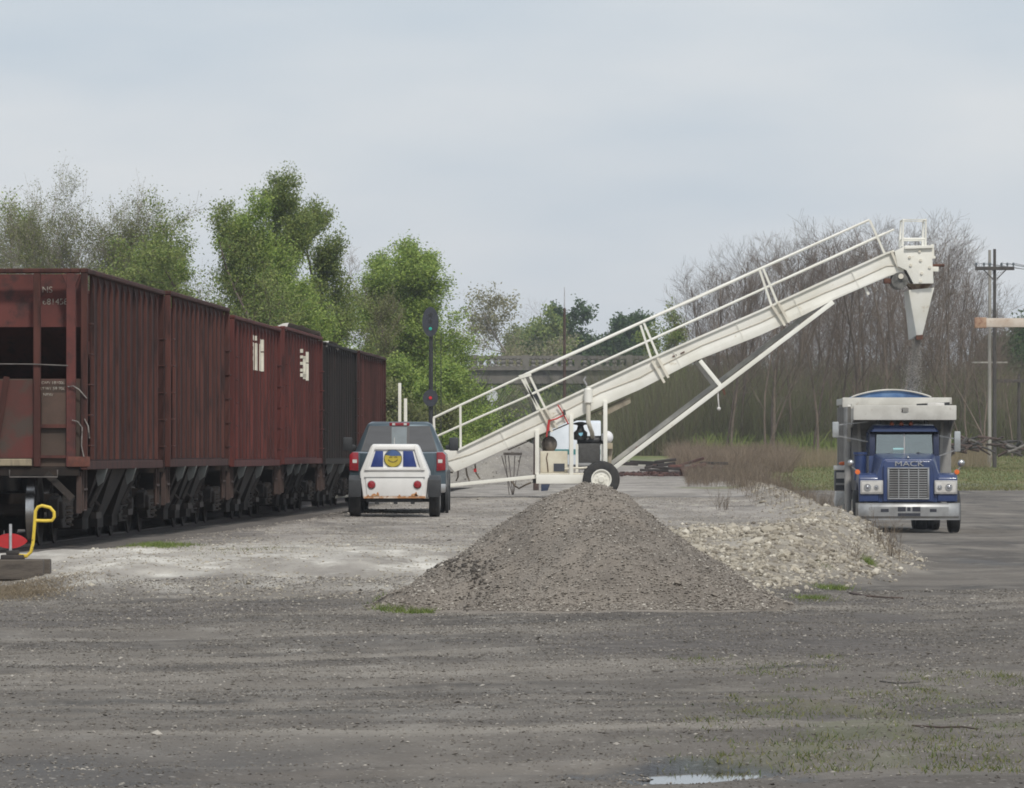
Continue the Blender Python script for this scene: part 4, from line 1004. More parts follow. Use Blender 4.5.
MB().tube([(-.005, .15, 1.44), (-.005, .15, 1.58)], .006, 6).build('antenna', white_lens, tl_)

# ================================================================== THE CONVEYOR
VY = 148.0
base = P(600.5, 497, VY)
cv = thing('conveyor', base, 'long cream portable conveyor rising from the train to above the blue dump truck', 'conveyor')
def C(px, py, dy=0.0): return P(px, py, VY) + Vector((0, dy, 0)) - base
def cpoly(pts, y0, y1, mb=None):
    mb = mb or MB(); return mb.loft([[C(x, y, d) for x, y in pts] for d in (y0, y1)])
top = [(443, 450), (458, 450), (480, 439.5), (542, 409.5), (640, 363.5), (700, 337), (760, 311), (820, 283.5), (885, 254), (893, 251.5)]
seam = [(895, 266.5), (885, 267), (850, 282), (824, 293.5), (790, 307.5), (760, 323), (700, 346), (660, 366), (640, 377), (600, 393), (548, 420), (500, 441), (470, 455), (447, 461)]
low = [(447, 463), (455, 472), (470, 465.5), (500, 451.5), (547, 431.5), (600, 407), (640, 389.6), (696, 360.7), (760, 335.5), (800, 317), (832, 300.7), (887, 277), (902, 272.5), (904, 268)]
cpoly(top + seam, -.46, .52).build('cover', cream, cv, bevel=.012)
cpoly(list(reversed([(x, y + .2) for x, y in seam])) + list(reversed(low)), -.475, .54).build('trough', cream, cv, bevel=.012)
conduit = MB().tube([C(447, 461.3, -.49)] + [C(x, y + .2 + .6 * math.sin(x * .09), -.487) for x, y in reversed(seam[:-1])], .011, 6); conduit.build('conduit', mat('conduit_dark', (.46, .41, .33), .7, second=(.6, .55, .46), scale=20), cv)
# panel joints down the cover, bolted lip along its top
for x_ in (500, 560, 672, 735, 792, 850):
    yt = np.interp(x_, [p[0] for p in top], [p[1] for p in top]); yb = np.interp(x_ + 8, [p[0] for p in low[1:]], [p[1] for p in low[1:]])
    MB().bar(C(x_, yt + .8, -.478), C(x_ + (yb - yt) * .44, yb - 1, -.478), .02, .02, up=(0, 1, 0)).build('joint_strap', cream, cv)
mb = MB()
for a, b in zip(top[1:-1], top[2:]): mb.bar(C(*a, -.5), C(*b, -.5), .05, .05)
mb.build('top_lip', cream, cv)
# rust freckles are in the paint; stray welded plates
for (x_, y_) in ((672, 357), (680, 354)): MB().bar(C(x_, y_, -.475), C(x_ + 4, y_ - 2, -.475), .03, .02, up=(0, 1, 0)).build('weld_patch', rust, cv)
# railings: near and far
railing_y = -.42
def rail(name, pts, r, dy): MB().tube([C(x, y, dy) for x, y in pts], r, 8).build(name, cream, cv)
rail('handrail', [(433.6, 418), (459, 406), (523.5, 376), (580, 351), (640, 323.5), (700, 297), (760, 269.4), (815, 244.5), (868.5, 220.5)], .029, railing_y)
rail('mid_rail', [(436.5, 436.5), (480, 417), (527.5, 396.4), (580, 372), (640, 345), (700, 318), (760, 290.6), (820, 263.5), (893, 230)], .026, railing_y)
rail('handrail', [(523.5, 374.5), (640, 322), (760, 268), (868.5, 219.5)], .020, .46)
rail('mid_rail', [(527.5, 395.4), (640, 344), (760, 289.6), (886, 232)], .018, .46)
posts = [((434, 418), (435, 440)), ((460.5, 406), (461, 466)), ((520.5, 377), (540.5, 410.5)), ((523.5, 376), (537.5, 410)), ((529.5, 376), (545.5, 409)), ((640.2, 325.5), (651.5, 361)), ((643.5, 323.5), (658, 357)), ((758.8, 270), (770.8, 306)), ((762.5, 269), (776.5, 303)), ((868.8, 221), (883.5, 254))]
for a, b in posts: MB().bar(C(*a, railing_y), C(*b, railing_y), .055, .05, up=(0, 1, 0)).build('rail_post', cream, cv)
MB().bar(C(519, 377.5, railing_y), C(531, 374, railing_y), .09, .09).build('post_cap', cream, cv)
for a, b in (((540.5, 410), (552, 432)), ((545.5, 409), (557, 428)), ((651.5, 361), (664, 383)), ((657, 358), (668, 378)), ((771, 306), (784, 326)), ((777, 303), (788, 323)), ((890, 252), (897, 268))):
    MB().bar(C(*a, -.53), C(*b, -.53), .06, .05, up=(0, 1, 0)).build('bracket', cream_d, cv)
# head with pulley, cage and spout
head = cpoly([(893, 252), (904, 246.5), (930, 246), (932, 284), (912, 284.5), (905, 271), (896, 267)], -.58, .62).build('head_box', cream, cv, bevel=.015)
MB().bar(C(903, 248.5, -.60), C(931, 247.5, -.60), .12, .06).build('head_lip', cream, head)
for x_, y_ in ((908, 258), (918, 252), (919, 261), (920, 274), (928, 268), (919, 282), (909, 266)): MB().cyl(C(x_, y_, -.58), C(x_, y_, -.615), .035, n=8).build('bolt', cream_d, head)
MB().cyl(C(898.5, 281, -.50), C(898.5, 281, .48), .205, n=28).build('head_pulley', mat('pulley_rubber', (.17, .165, .15), .7, second=(.06, .06, .055), scale=6), cv)
MB().cyl(C(899.5, 277, -.50), C(899.5, 277, -.58), .065, n=12).build('pulley_bearing', cream_d, cv)
MB().box(C(883, 0).x, C(890, 0).x, -.45, -.1, C(0, 284).z, C(0, 279).z).build('scraper', rust, cv, bevel=.01)
MB().bar(C(931, 245, -.5), C(931.5, 259, -.5), .07, .05, up=(0, 1, 0)).build('tip_post', cream, cv)
MB().bar(C(930, 257.5), C(935.5, 257.2), .05, .07).build('grease_fitting', cream, cv, bevel=.01)
MB().bar(C(931, 269), C(938.5, 269.2), .12, .12).build('shaft_guard', cream, cv, bevel=.01)
MB().cyl(C(932, 265.5), C(944.5, 265.3), .035, n=8).build('drive_shaft', rust, cv)
cg = MB()
for dy in (-.5, .5):
    cg.tube([C(901, 247, dy), C(902, 220.5, dy), C(924.5, 220.5, dy), C(924, 246, dy)], .032, 6); cg.tube([C(902, 239.5, dy), C(924, 239.5, dy)], .028, 6)
for x_, y_ in ((902, 220.5), (924.5, 220.5), (902, 239.5)): cg.tube([C(x_, y_, -.5), C(x_, y_, .5)], .026, 6)
cg.build('cage_rail', cream, cv)
sp = MB(); sp.loft([[C(907.5, 290.5, -.42), C(933, 288, -.42), C(933, 288.5, .40), C(905, 291.5, .40)], [C(916, 335.5, -.18), C(922, 335, -.18), C(922.5, 336.5, .20), C(909, 340, .20)]])
spo = sp.build('spout', cream, cv, bevel=.012)
cpoly([(915.5, 335.5), (922.5, 335), (922, 339.5), (916, 340)], -.185, .21).build('spout_tip', rust, spo)
cpoly([(906, 284), (931, 283.5), (927, 289), (911, 290)], -.35, .35).build('spout_neck', mat('rust_neck', (.30, .24, .17), .8, second=(.12, .07, .05), scale=5), cv)
# struts and links
MB().bar(C(613, 468.5, -.62), C(832, 302.5, -.56), .11, .15, up=(0, 1, 0)).build('strut', cream, cv, bevel=.01)
MB().bar(C(612, 463.5, .62), C(828, 299, .58), .11, .16, up=(0, 1, 0)).build('strut', far_strut_grey, cv, bevel=.01)
MB().bar(C(699.5, 361, -.5), C(720.5, 387, -.6), .10, .10, up=(0, 1, 0)).build('strut_link', cream, cv, bevel=.01)
MB().bar(C(697, 362, .5), C(716, 387, .6), .10, .12, up=(0, 1, 0)).build('strut_link', far_strut_grey, cv, bevel=.01)
MB().tube([C(717, 390, -.6), C(717.3, 399, -.62), C(718, 408, -.62)], .018, 5).ball(C(718, 409, -.62), .05).build('hanging_rope', white_lens, cv)
MB().bar(C(636, 450, -.05), C(638, 447, .62), .05, .05).bar(C(722, 388, -.6), C(724, 395, -.6), .05, .05).build('strut_pin', rust, cv)
MB().bar(C(864, 287, -.3), C(868, 295, -.3), .06, .05, up=(0, 1, 0)).build('return_stay', cream, cv)
# belt run under the trough
MB().bar(C(625, 399), C(508, 450), .7, .03).build('belt', mat('belt_rubber', (.12, .10, .08), .8), cv)
cpoly([(598, 414), (630, 397), (630.5, 403), (606, 415.5)], -.35, .35).build('return_pan', mat('pan_brown', (.32, .28, .21), .8, second=(.2, .17, .13), scale=4), cv)
# chassis: tongue, deck, posts, wheels
tn = MB()
for dy in (-.45, .45): tn.loft([[C(313, 497.5, dy - .05), C(313, 500.5, dy - .05), C(313, 500.5, dy + .05), C(313, 497.5, dy + .05)], [C(540, 474.3, dy - .05), C(540, 478, dy - .05), C(540, 478, dy + .05), C(540, 474.3, dy + .05)]])
tn.build('tongue', cream, cv, bevel=.006)
cpoly([(330, 485.5), (390, 484.5), (390, 487.5), (330, 488.5)], -.1, .1).build('tail_bar', cream_d, cv)
for x_, yt, yb, ww in ((399.7, 383, 480, 3.0), (405.5, 398.5, 480, 3.2)):
    cpoly([(x_ - ww / 2, yb), (x_ + ww / 2, yb), (x_ + ww / 2, yt), (x_ - ww / 2, yt)], -.05, .05).build('tail_post', cream, cv, bevel=.006)
cpoly([(395, 480), (448, 480), (443, 450), (420, 450)], -.45, .5).build('tail_hopper', cream, cv, bevel=.01)
dk_ = MB(); cpoly([(536, 474.5), (596, 474.5), (596, 483.5), (536, 483.5)], -.62, -.46, dk_); cpoly([(536, 474.5), (600, 474.5), (600, 483.5), (536, 483.5)], .46, .62, dk_); cpoly([(537, 476), (545, 476), (545, 482), (537, 482)], -.458, .458, dk_); cpoly([(578, 476), (596, 476), (596, 482), (578, 482)], -.458, .458, dk_)
dk_.build('deck_frame', cream, cv, bevel=.01)
cpoly([(540, 473), (600, 473), (600, 474.3), (540, 474.3)], -.5, .5).build('deck_plate', cream_d, cv)
for x_, yt in ((537, 430), (571.2, 415), (605, 401)):
    for dy in (-.52, .52):
        cpoly([(x_ - 2, 474.4), (x_ + 2, 474.4), (x_ + 2, yt), (x_ - 2, yt)], dy - .05, dy + .05).build('deck_post', cream, cv, bevel=.008)
cpoly([(541, 484), (550, 484), (547.5, 490.5), (541, 491)], -.6, -.4).build('jack_foot', mat('blue_jack', (.03, .045, .09), .6), cv, bevel=.01)
cpoly([(532.5, 477), (537, 477), (537, 483), (533, 483)], -.3, .3).build('jack_socket', black, cv)
cable_m = mat('brown_cable', (.16, .13, .10), .8)
for p_ in ([(511, 480), (515, 486), (519, 488.5), (525, 485), (531, 482.5)], [(466, 468), (467, 475), (469.5, 481)], [(458, 470), (458, 477), (456, 481)], [(475, 464), (476, 473), (480, 479)], [(446, 472), (453, 472.5)]):
    MB().tube([C(x, y, -.2) for x, y in p_], .022, 5).build('hanging_cable', cable_m, cv)
MB().bar(C(475, 468.5, -.3), C(475.3, 472, -.3), .07, .06, up=(0, 1, 0)).build('red_clamp', redp, cv)
# power units on the deck
tank = cpoly([(540.2, 451), (567.5, 451), (567.5, 472.8), (540.2, 472.8)], -.40, .35).build('oil_tank', mat('stained_cream_tank', (.66, .62, .50), .5, second=(.55, .49, .38), scale=2), cv, bevel=.02)
cpoly([(553.5, 463.5), (564.5, 463.5), (564.5, 471.5), (553.5, 471.5)], -.412, -.39).build('tank_recess', mat('dark_recess', (.05, .055, .07), .7), tank)
MB().tube([C(547.5, 453, -.41), C(546.3, 458, -.412), C(547.3, 464, -.412), C(548, 472, -.41)], .014, 5).build('oil_streak', mat('oil_streak', (.10, .055, .03), .6), tank)
MB().ball(C(549.5, 444, .0), (.19, .22, .20), 18, 12).cyl(C(544, 451, 0), C(544, 446, 0), .04, n=8).cyl(C(553, 451, 0), C(553, 446, 0), .04, n=8).build('pressure_vessel', mat('brown_grey_vessel', (.22, .19, .165), .7, second=(.16, .14, .12), scale=7), cv)
rad = cpoly([(578.5, 443.5), (600, 443.5), (600, 463), (578.5, 463)], -.35, .30).build('radiator', mat('dark_radiator', (.075, .073, .07), .7, second=(.055, .053, .05), scale=12), cv, bevel=.01)
cpoly([(575.5, 444), (578, 444), (578, 473), (575.5, 473)], -.38, -.30).build('radiator_frame', cream, cv)
cpoly([(600.5, 444), (603, 444), (603, 473), (600.5, 473)], -.38, -.30).build('radiator_frame', cream, cv)
cpoly([(578.5, 463.2), (600, 463.2), (600, 465.5), (578.5, 465.5)], -.37, .3).build('radiator_shelf', grey_steel, cv)
MB().tube([C(577, 441, -.05), C(603, 440.5, -.05)], [.12, .12], 12).build('engine_top', black, cv)
MB().lathe([(.05, -.16), (.165, -.14), (.17, .04), (.10, .10), (.07, .2), (.09, .22), (.175, .235), (.175, .27), (.05, .30)], C(580.5, 434, -.1), 'z', 22).build('air_cleaner', black, cv)
cpoly([(578.5, 433), (583, 432.5), (582.6, 435), (580.7, 436.2), (578.8, 435)], -.285, -.26).build('blue_sticker', mat('sticker_blue', (.25, .55, .72), .5), cv)
ex = MB().lathe([(.05, -.01), (.105, .02), (.105, .34), (.05, .37), (.05, .42)], C(588, 403.5, -.62), 'z', 18).build('exhaust_muffler', cream, cv)
MB().tube([C(588, 404, -.62), C(588, 422, -.62), C(589.5, 427, -.55), C(592, 433, -.3), C(592.5, 438, -.1)], .055, 10).build('exhaust_pipe', cream_d, ex.parent)
MB().tube([C(586.5, 386, -.62), C(585, 383, -.62), C(583.5, 380, -.62), C(585.5, 377, -.62)], .025, 6).build('rain_cap', grey_steel, cv)
MB().ball(C(607, 437.3, -.25), (.15, .15, .16), 18, 12).build('white_filter_dome', mat('white_plastic', (.8, .8, .82), .45, second=(.74, .74, .76), scale=4), cv)
cpoly([(603, 443), (612.5, 443), (612.5, 449), (603, 449)], -.35, .1).build('filter_shelf', mat('tan_shelf', (.42, .36, .26), .7), cv, bevel=.008)
cpoly([(608.5, 449), (612.5, 449), (611, 465), (608, 465)], -.2, .05).build('filter_leg', mat('tan_leg', (.36, .31, .24), .7), cv)
redh = mat('red_hose', (.50, .035, .035), .5)
MB().tube([C(546.5, 437, -.6), C(547.5, 426, -.6), C(549, 421, -.6), C(556, 419, -.6), C(564, 415, -.58)], .02, 6).tube([C(549, 420, -.6), C(548, 431, -.6)], .03, 6).build('red_hose', redh, cv)
MB().tube([C(557.5, 405, -.55), C(562, 412, -.56), C(568, 424, -.55)], .018, 6).build('red_hose', redh, cv)
MB().tube([C(564, 410, -.57), C(564.5, 415, -.6)], .03, 6).build('valve', black, cv)
MB().tube([C(565, 469, -.45), C(572, 468, -.5), C(580, 468, -.5), C(587, 467.5, -.45)], .03, 6).build('hydraulic_hose', cream_d, cv)
for dy, sd in ((-.80, -1), (.80, 1)):
    wheel_set(cv, C(600.8, 479.2, dy), .455, .30, cream, axis='y', hub_r=.53, side=sd)
MB().cyl(C(600.8, 479.2, -.8), C(600.8, 479.2, .8), .05, n=10).build('axle', cream_d, cv)
# stones falling from the spout into the truck
rr = np.random.default_rng(5); nn = 7000
a = C(917, 338); b = C(911, 399)
t = rr.random(nn); pos = np.array(a)[None] * (1 - t[:, None]) + np.array(b)[None] * t[:, None] + rr.normal(0, 1, (nn, 3)) * (0.05 + .09 * t[:, None]) * np.array([1, 1, .2])
pos += np.array(base)
Vv, Ff = scatter(octv, octf, pos, np.exp(rr.normal(-4.95, .4, nn)), 8)
tag(obj('falling_gravel', np_mesh('falling_gravel', Vv, Ff, mat('falling_stone', (.36, .335, .30), .9))), kind='stuff')
# ================================================================== THE DUMP TRUCK
DY = 143.0
navy = mat('navy_paint', (0.022, 0.044, 0.135), 0.38, second=(0.018, 0.036, 0.105), scale=1.6, third=(.07, .08, .12), tscale=7, tlo=.66, thi=.8, coat=.35)
body_w = mat('dusty_white_body', (0.56, 0.545, 0.50), 0.6, second=(0.45, 0.435, 0.395), scale=1.4, third=(.36, .32, .27), tscale=6, tlo=.64, thi=.76)
body_g = mat('grey_body_steel', (0.36, 0.35, 0.335), 0.6, second=(0.27, 0.262, 0.25), scale=1.5, third=(.2, .18, .16), tscale=5, tlo=.6, thi=.72)
dull_al = mat('dull_aluminium', (0.40, 0.40, 0.395), 0.45, 0.75, second=(0.29, 0.285, 0.28), scale=2.5)
dxc = P(908.8, 0, DY).x
dt = thing('dump_truck', (dxc, DY, -0.357), 'navy blue dump truck facing the camera with a white dump body under the spout', 'dump truck')
def D(px, z, y=0.0): return Vector(((px - 907.5) / 42.0, y, z))
# hood and fenders
hood = MB()
fr_ = [(-.80, .72), (.80, .72), (.80, 1.30), (.72, 1.44), (.62, 1.72), (.56, 1.76), (-.56, 1.76), (-.62, 1.72), (-.72, 1.44), (-.80, 1.30)]
bk_ = [(-.80, .72), (.80, .72), (.80, 1.42), (.78, 1.58), (.74, 1.86), (.66, 1.90), (-.66, 1.90), (-.74, 1.86), (-.78, 1.58), (-.80, 1.42)]
hood.loft([[(x, .26, z) for x, z in fr_], [(x, .34, z + .015) for x, z in fr_], [(x, 1.62, z) for x, z in bk_]])
hood.build('hood', navy, dt, bevel=.035, seg=3)
for s in (-1, 1):
    mb = MB()
    prof = [(.22, .74), (.22, 1.30), (.30, 1.385), (.62, 1.43), (1.25, 1.43), (1.60, 1.30), (1.78, 1.0), (1.78, .78), (1.66, .78), (1.52, 1.04), (1.22, 1.18), (.86, 1.18), (.58, 1.02), (.48, .74)]
    mb.prism_x(prof, min(s * .70, s * 1.175), max(s * .70, s * 1.175))
    mb.build('fender', navy, dt, bevel=.035, seg=3)
    hx = (870.8, 945.2)[s > 0]
    c = D(hx, 1.09)
    bz_ = MB().box(c.x - .275, c.x + .275, .175, .27, .925, 1.255).build('headlight', mat('lamp_surround', (.48, .47, .45), .4, .3, second=(.38, .37, .36), scale=6), dt, bevel=.025)
    MB().box(c.x - .235, c.x + .235, .168, .20, .965, 1.215).build('lamp_face', white_lens, bz_, bevel=.012)
    for q, xx in ((.068, -.10 if s < 0 else .07), (.045, .11 if s < 0 else -.15)):
        MB().lathe([(q, .0), (q * 1.25, .0), (q * 1.25, .03), (q, .03)], (c.x + xx, .148, 1.09), 'y', 18).build('lamp_ring', chrome, bz_)
        MB().ball((c.x + xx, .165, 1.09), (q * .9, .03, q * .9), 12, 8).build('bulb', mat('lamp_reflector', (.38, .38, .40), .15, .6), bz_)
# nose panel carrying the grille
MB().prism_y([(-.60, .74), (.60, .74), (.60, 1.60), (.53, 1.72), (-.53, 1.72), (-.60, 1.60)], .165, .30).build('nose_panel', navy, dt, bevel=.03, seg=3)
gr_ = MB()
gr_.box(-.50, .50, .13, .162, 1.525, 1.56).box(-.50, .50, .13, .162, .80, .835).box(-.50, -.455, .13, .162, .836, 1.524).box(.455, .50, .13, .162, .836, 1.524)
grille = gr_.build('grille', chrome, dt, bevel=.008)
MB().box(-.454, .454, .152, .163, .836, 1.524).build('grille_screen', mat('grille_dark', (.045, .043, .042), .7), grille, smooth=False)
gb = MB().box(-.452, .452, .137, .151, -.011, .011).mesh('grille_slat', dull_al, smooth=False)
for k in range(12): obj('grille_slat', gb, grille, (0, 0, .872 + k * .0560))
gv = MB().box(-.014, .014, .122, .136, .838, 1.522).mesh('grille_upright', chrome, smooth=False)
for x_ in (-.232, .008, .240): obj('grille_upright', gv, grille, (x_, 0, 0))
tm = text_mesh('MACK', .185, .012, mat('letter_chrome', (.50, .50, .50), .3, .6)); tm.transform(Matrix.Diagonal((1.36, 1, .92, 1)))
obj('hood_letters', tm, dt, (.02, .150, 1.645))
MB().ball((0, .30, 1.80), (.03, .07, .04)).build('hood_ornament', chrome, dt)
# bumper
bp = [(-1.25, .36), (-1.20, .12), (-.95, .0), (.95, .0), (1.20, .12), (1.25, .36), (1.17, .36), (1.13, .18), (.93, .07), (-.93, .07), (-1.13, .18), (-1.17, .36)]
bump = MB().loft([[(x, y, z) for x, y in bp] for z in (.31, .345)] + [[(x, y - .03, z) for x, y in bp] for z in (.40, .62)] + [[(x, y, z) for x, y in bp] for z in (.68, .715)]).build('bumper', dull_al, dt, angle=25)
slot = mat('slot_dark', (.03, .032, .045), .6)
for x0, x1, z0, z1 in ((-.67, -.48, .50, .575), (.50, .66, .50, .575), (-.265, -.075, .515, .625), (-.04, .04, .52, .62), (.085, .275, .515, .625), (-.265, .275, .405, .475)):
    MB().box(x0, x1, -.036, -.02, z0, z1).build('bumper_slot', slot, bump, smooth=False)
# cab
cab = MB()
def cring(y, hb, hm, ht, z0, zm, zt): return [(-hb, y, z0), (hb, y, z0), (hm, y, zm), (ht, y, zt - .12), (ht - .10, y, zt), (-ht + .10, y, zt), (-ht, y, zt - .12), (-hm, y, zm)]
cabm = [cring(1.62, .86, .85, .80, .95, 1.86, 2.50), cring(1.70, .87, .86, .82, .95, 1.86, 2.54), cring(2.9, .87, .86, .82, .95, 1.86, 2.56)]
# the cab is built of panels so that one sees into it
MB().box(-.86, .86, 1.62, 1.68, .95, 1.845).build('cowl', navy, dt, bevel=.02)
for s in (-1, 1):
    MB().prism_x([(1.62, 1.846), (1.72, 1.846), (1.78, 2.42), (1.69, 2.42)], min(s * .70, s * .84), max(s * .70, s * .84)).build('windscreen_pillar', mat('dark_navy_pillar', (.014, .022, .06), .4, second=(.012, .018, .05), scale=3), dt, bevel=.012)
    MB().box(min(s * .80, s * .86), max(s * .80, s * .86), 1.69, 2.95, .95, 1.845).build('door', navy, dt, bevel=.015)
    MB().box(min(s * .80, s * .85), max(s * .80, s * .85), 2.6, 2.95, 1.846, 2.42).build('rear_pillar', navy, dt)
    MB().loft([[(s * .82, 1.74, 1.85), (s * .82, 2.59, 1.85), (s * .80, 2.59, 2.41), (s * .80, 1.79, 2.41)], [(s * .828, 1.74, 1.85), (s * .828, 2.59, 1.85), (s * .808, 2.59, 2.41), (s * .808, 1.79, 2.41)]]).build('side_window', glass_mat('pale_glass', (.55, .62, .60), .22), dt, smooth=False)
MB().box(-.79, .79, 2.88, 2.95, .95, 2.42).build('cab_back', mat('cab_lining', (.20, .205, .20), .8), dt, smooth=False)
MB().loft([cring(y, .835, .835, .82, 2.421, 2.43, zt) for y, zt in ((1.60, 2.50), (1.68, 2.575), (2.2, 2.60), (2.97, 2.58))]).build('roof', navy, dt, bevel=.02)
MB().box(-.8, .8, 1.7, 2.85, 1.10, 1.16).box(-.6, -.15, 2.3, 2.75, 1.17, 2.15).box(.15, .6, 2.3, 2.75, 1.17, 2.15).build('seats', seat_grey, dt, bevel=.03)
MB().lathe([(.21, -.015), (.24, -.015), (.24, .015), (.21, .015)], (.38, 2.05, 1.95), 'y', 24).cyl((.38, 2.05, 1.95), (.38, 1.75, 1.75), .03).build('steering_wheel', black, dt)
ws = MB()
for x0, x1 in ((-.685, -.012), (.012, .685)):
    ws = MB().loft([[(x0, 1.628, 1.865), (x1, 1.628, 1.865), (x1 * (.97 if abs(x1) > .1 else 1), 1.70, 2.405), (x0 * (.97 if abs(x0) > .1 else 1), 1.70, 2.405)], [(x0, 1.638, 1.865), (x1, 1.638, 1.865), (x1 * (.97 if abs(x1) > .1 else 1), 1.71, 2.405), (x0 * (.97 if abs(x0) > .1 else 1), 1.71, 2.405)]])
    ws.build('windscreen', glass_mat('pale_glass', (.55, .62, .60), .22), dt, smooth=False)
MB().bar((0, 1.615, 1.85), (0, 1.69, 2.42), .028, .025).build('windscreen_bar', dull_al, dt)
MB().box(-.27, .04 - .04, 1.645, 1.652, 1.90, 2.03).build('dash_card', mat('pale_cyan_card', (.42, .72, .72), .6), dt, smooth=False)
MB().bar((-.35, 1.60, 1.905), (-.62, 1.60, 1.84), .02, .02).build('wiper', black, dt); MB().bar((.30, 1.60, 1.92), (.64, 1.60, 1.84), .02, .02).build('wiper', black, dt)
for x_ in (-.30, -.07, .16): MB().lathe([(.05, 0), (.055, .05), (.03, .09), (.01, .10)], (x_, 1.66, 2.575), 'z', 12).build('roof_marker', mat('dark_orange_lens', (.32, .07, .02), .3), dt)
for x_ in (-.62, .52): MB().cyl((x_, 1.72, 2.60), (x_, 1.72, 2.72), .05).build('roof_horn', black, dt)
# mirrors and lamps on stalks
for px_, z0, z1, y_, x_att in ((838.3, 2.28, 2.66, 1.9, -.86), (960.8, 1.94, 2.43, 1.9, .86)):
    c = D(px_, 0); xx = c.x * 1.0
    if px_ < 900: xx = -1.64
    else: xx = 1.30
    MB().box(xx - .075, xx + .075, y_, y_ + .09, z0, z1).build('mirror', mat('mirror_steel', (.50, .52, .52), .3, .6, second=(.4, .41, .41), scale=3), dt, bevel=.02)
    MB().bar((xx, y_ + .05, z0 + .05), (x_att, y_, z0 - .10), .03, .03).bar((xx, y_ + .05, z0 + .3), (x_att, y_, z0 + .38), .03, .03).build('mirror_arm', dull_al, dt)
for px_, sgn in ((851, -1), (962, 1)):
    c = D(px_, 1.66); MB().ball((c.x, .65, 1.665), (.085, .07, .085), 16, 10).build('fender_mirror', chrome, dt)
    MB().bar((c.x, .66, 1.60), (sgn * 1.10, .55, 1.40), .025, .025).build('mirror_stalk', dull_al, dt)
    MB().lathe([(.02, -.05), (.06, -.045), (.06, .045), (.02, .05)], (sgn * (1.175 if sgn > 0 else 1.20), .40, 1.455), 'y', 14).build('turn_lamp', orange_lens, dt)
# steps, tanks, stack beside the cab
MB().cyl((-1.06, 1.72, 1.25), (-1.06, 1.72, 1.86), .15, n=18).cyl((-1.06, 1.72, 1.87), (-1.06, 1.72, 1.93), .17, n=18).build('air_cleaner', navy, dt)
MB().tube([(-1.31, 2.5, .35), (-1.31, 2.5, 2.35)], .085, 12).build('exhaust_stack', body_g, dt)
MB().tube([(-1.30, 2.6, 2.3), (-1.29, 2.6, 3.02)], .10, 12).build('exhaust_muffler', dull_al, dt)
# side box with lamps and the white mudguard behind the cab
sbx = MB().box(-1.52, -1.12, 4.4, 4.95, .98, 1.48).build('side_tank', mat('dark_tank', (.06, .065, .075), .5), dt, bevel=.03)
MB().box(-1.53, -1.11, 4.38, 4.97, 1.49, 1.60).build('tank_cap', mat('white_cap', (.78, .78, .77), .5), sbx, bevel=.015)
MB().box(-1.49, -1.15, 4.37, 4.40, 1.28, 1.43).build('tank_plate', white_lens, sbx, smooth=False)
MB().box(-1.50, -1.14, 4.372, 4.40, 1.12, 1.17).build('tank_strap', dull_al, sbx, smooth=False)
MB().ball((-1.32, 4.6, 1.65), (.10, .08, .05)).build('beacon', orange_lens, sbx)
MB().loft([[(-1.52, 4.45, .97), (-1.10, 4.45, .97), (-1.10, 5.0, .85), (-1.52, 5.0, .70)], [(-1.50, 4.36, .94), (-1.14, 4.36, .94), (-1.12, 4.42, .72), (-1.52, 4.42, .56)]]).build('mudguard', mat('white_cap', (.78, .78, .77), .5), dt, bevel=.01)
# wheels
for s in (-1, 1):
    wheel_set(dt, (s * 1.15, 1.12, .51), .51, .28, body_w, side=s)
    for y_ in (6.0, 7.35):
        wheel_set(dt, (s * 1.02, y_, .51), .51, .27, body_w, side=s); wheel_set(dt, (s * .70, y_, .51), .51, .27, body_w, side=s)
MB().box(-.42, .42, .3, 8.4, .72, .95).cyl((-1.0, 1.12, .51), (1.0, 1.12, .51), .08, n=12).box(-.35, .35, .6, 1.6, .42, .72).cyl((-1.0, 6, .51), (1.0, 6, .51), .1, n=12).build('chassis', black, dt, smooth=False)
MB().box(-.88, .88, .42, 1.9, .34, .71).box(-.86, .86, 1.95, 5.2, .42, .94).build('underbody_shade', black, dt, smooth=False)  # black boxes added to block light and darken the space under the truck
# dump body
bd = MB().box(-1.24, 1.24, 3.15, 3.24, 1.0, 2.74)
bd.build('body_front_wall', body_g, dt, bevel=.02)
MB().prism_y([(-1.21, 2.30), (-.62, 1.32), (.62, 1.32), (1.21, 2.30), (1.21, 2.34), (-1.21, 2.34)], 3.10, 3.148).build('front_wall_plate', body_g, dt)
for s in (-1, 1):
    MB().box(min(s * 1.16, s * 1.215), max(s * 1.16, s * 1.215), 3.25, 8.3, 1.15, 3.12).build('body_side', body_g, dt, bevel=.02)
    rbm = MB().box(-.022, .022, -.06, .06, 1.2, 3.05).mesh('side_rib', body_g, smooth=False)
    for k in range(6): obj('side_rib', rbm, dt, (s * 1.24, 3.5 + k * .93, 0))
    MB().prism_x([(1.45, 2.76), (3.14, 2.40), (3.14, 3.05), (1.45, 3.04)], min(s * 1.20, s * 1.235), max(s * 1.20, s * 1.235)).build('canopy_cheek', body_w, dt)
    MB().bar((s * 1.02, 3.08, 2.66), (s * .98, 3.05, 1.9), .07, .05, up=(0, 1, 0)).build('canopy_strut', body_w, dt)
cn = MB().box(-1.24, 1.24, 1.40, 1.46, 2.70, 3.055).build('canopy_face', body_w, dt, bevel=.02)
MB().prism_y([(-.085, 2.90), (.085, 2.90), (.085, 2.985), (.05, 3.0), (-.05, 3.0), (-.085, 2.985), (-.06, 2.885), (.06, 2.885)], 1.385, 1.402).build('canopy_badge', mat('grey_badge', (.25, .24, .22), .5), cn)
MB().box(-1.235, 1.235, 1.462, 3.22, 3.0, 3.04).build('canopy_top', body_w, dt, bevel=.01)
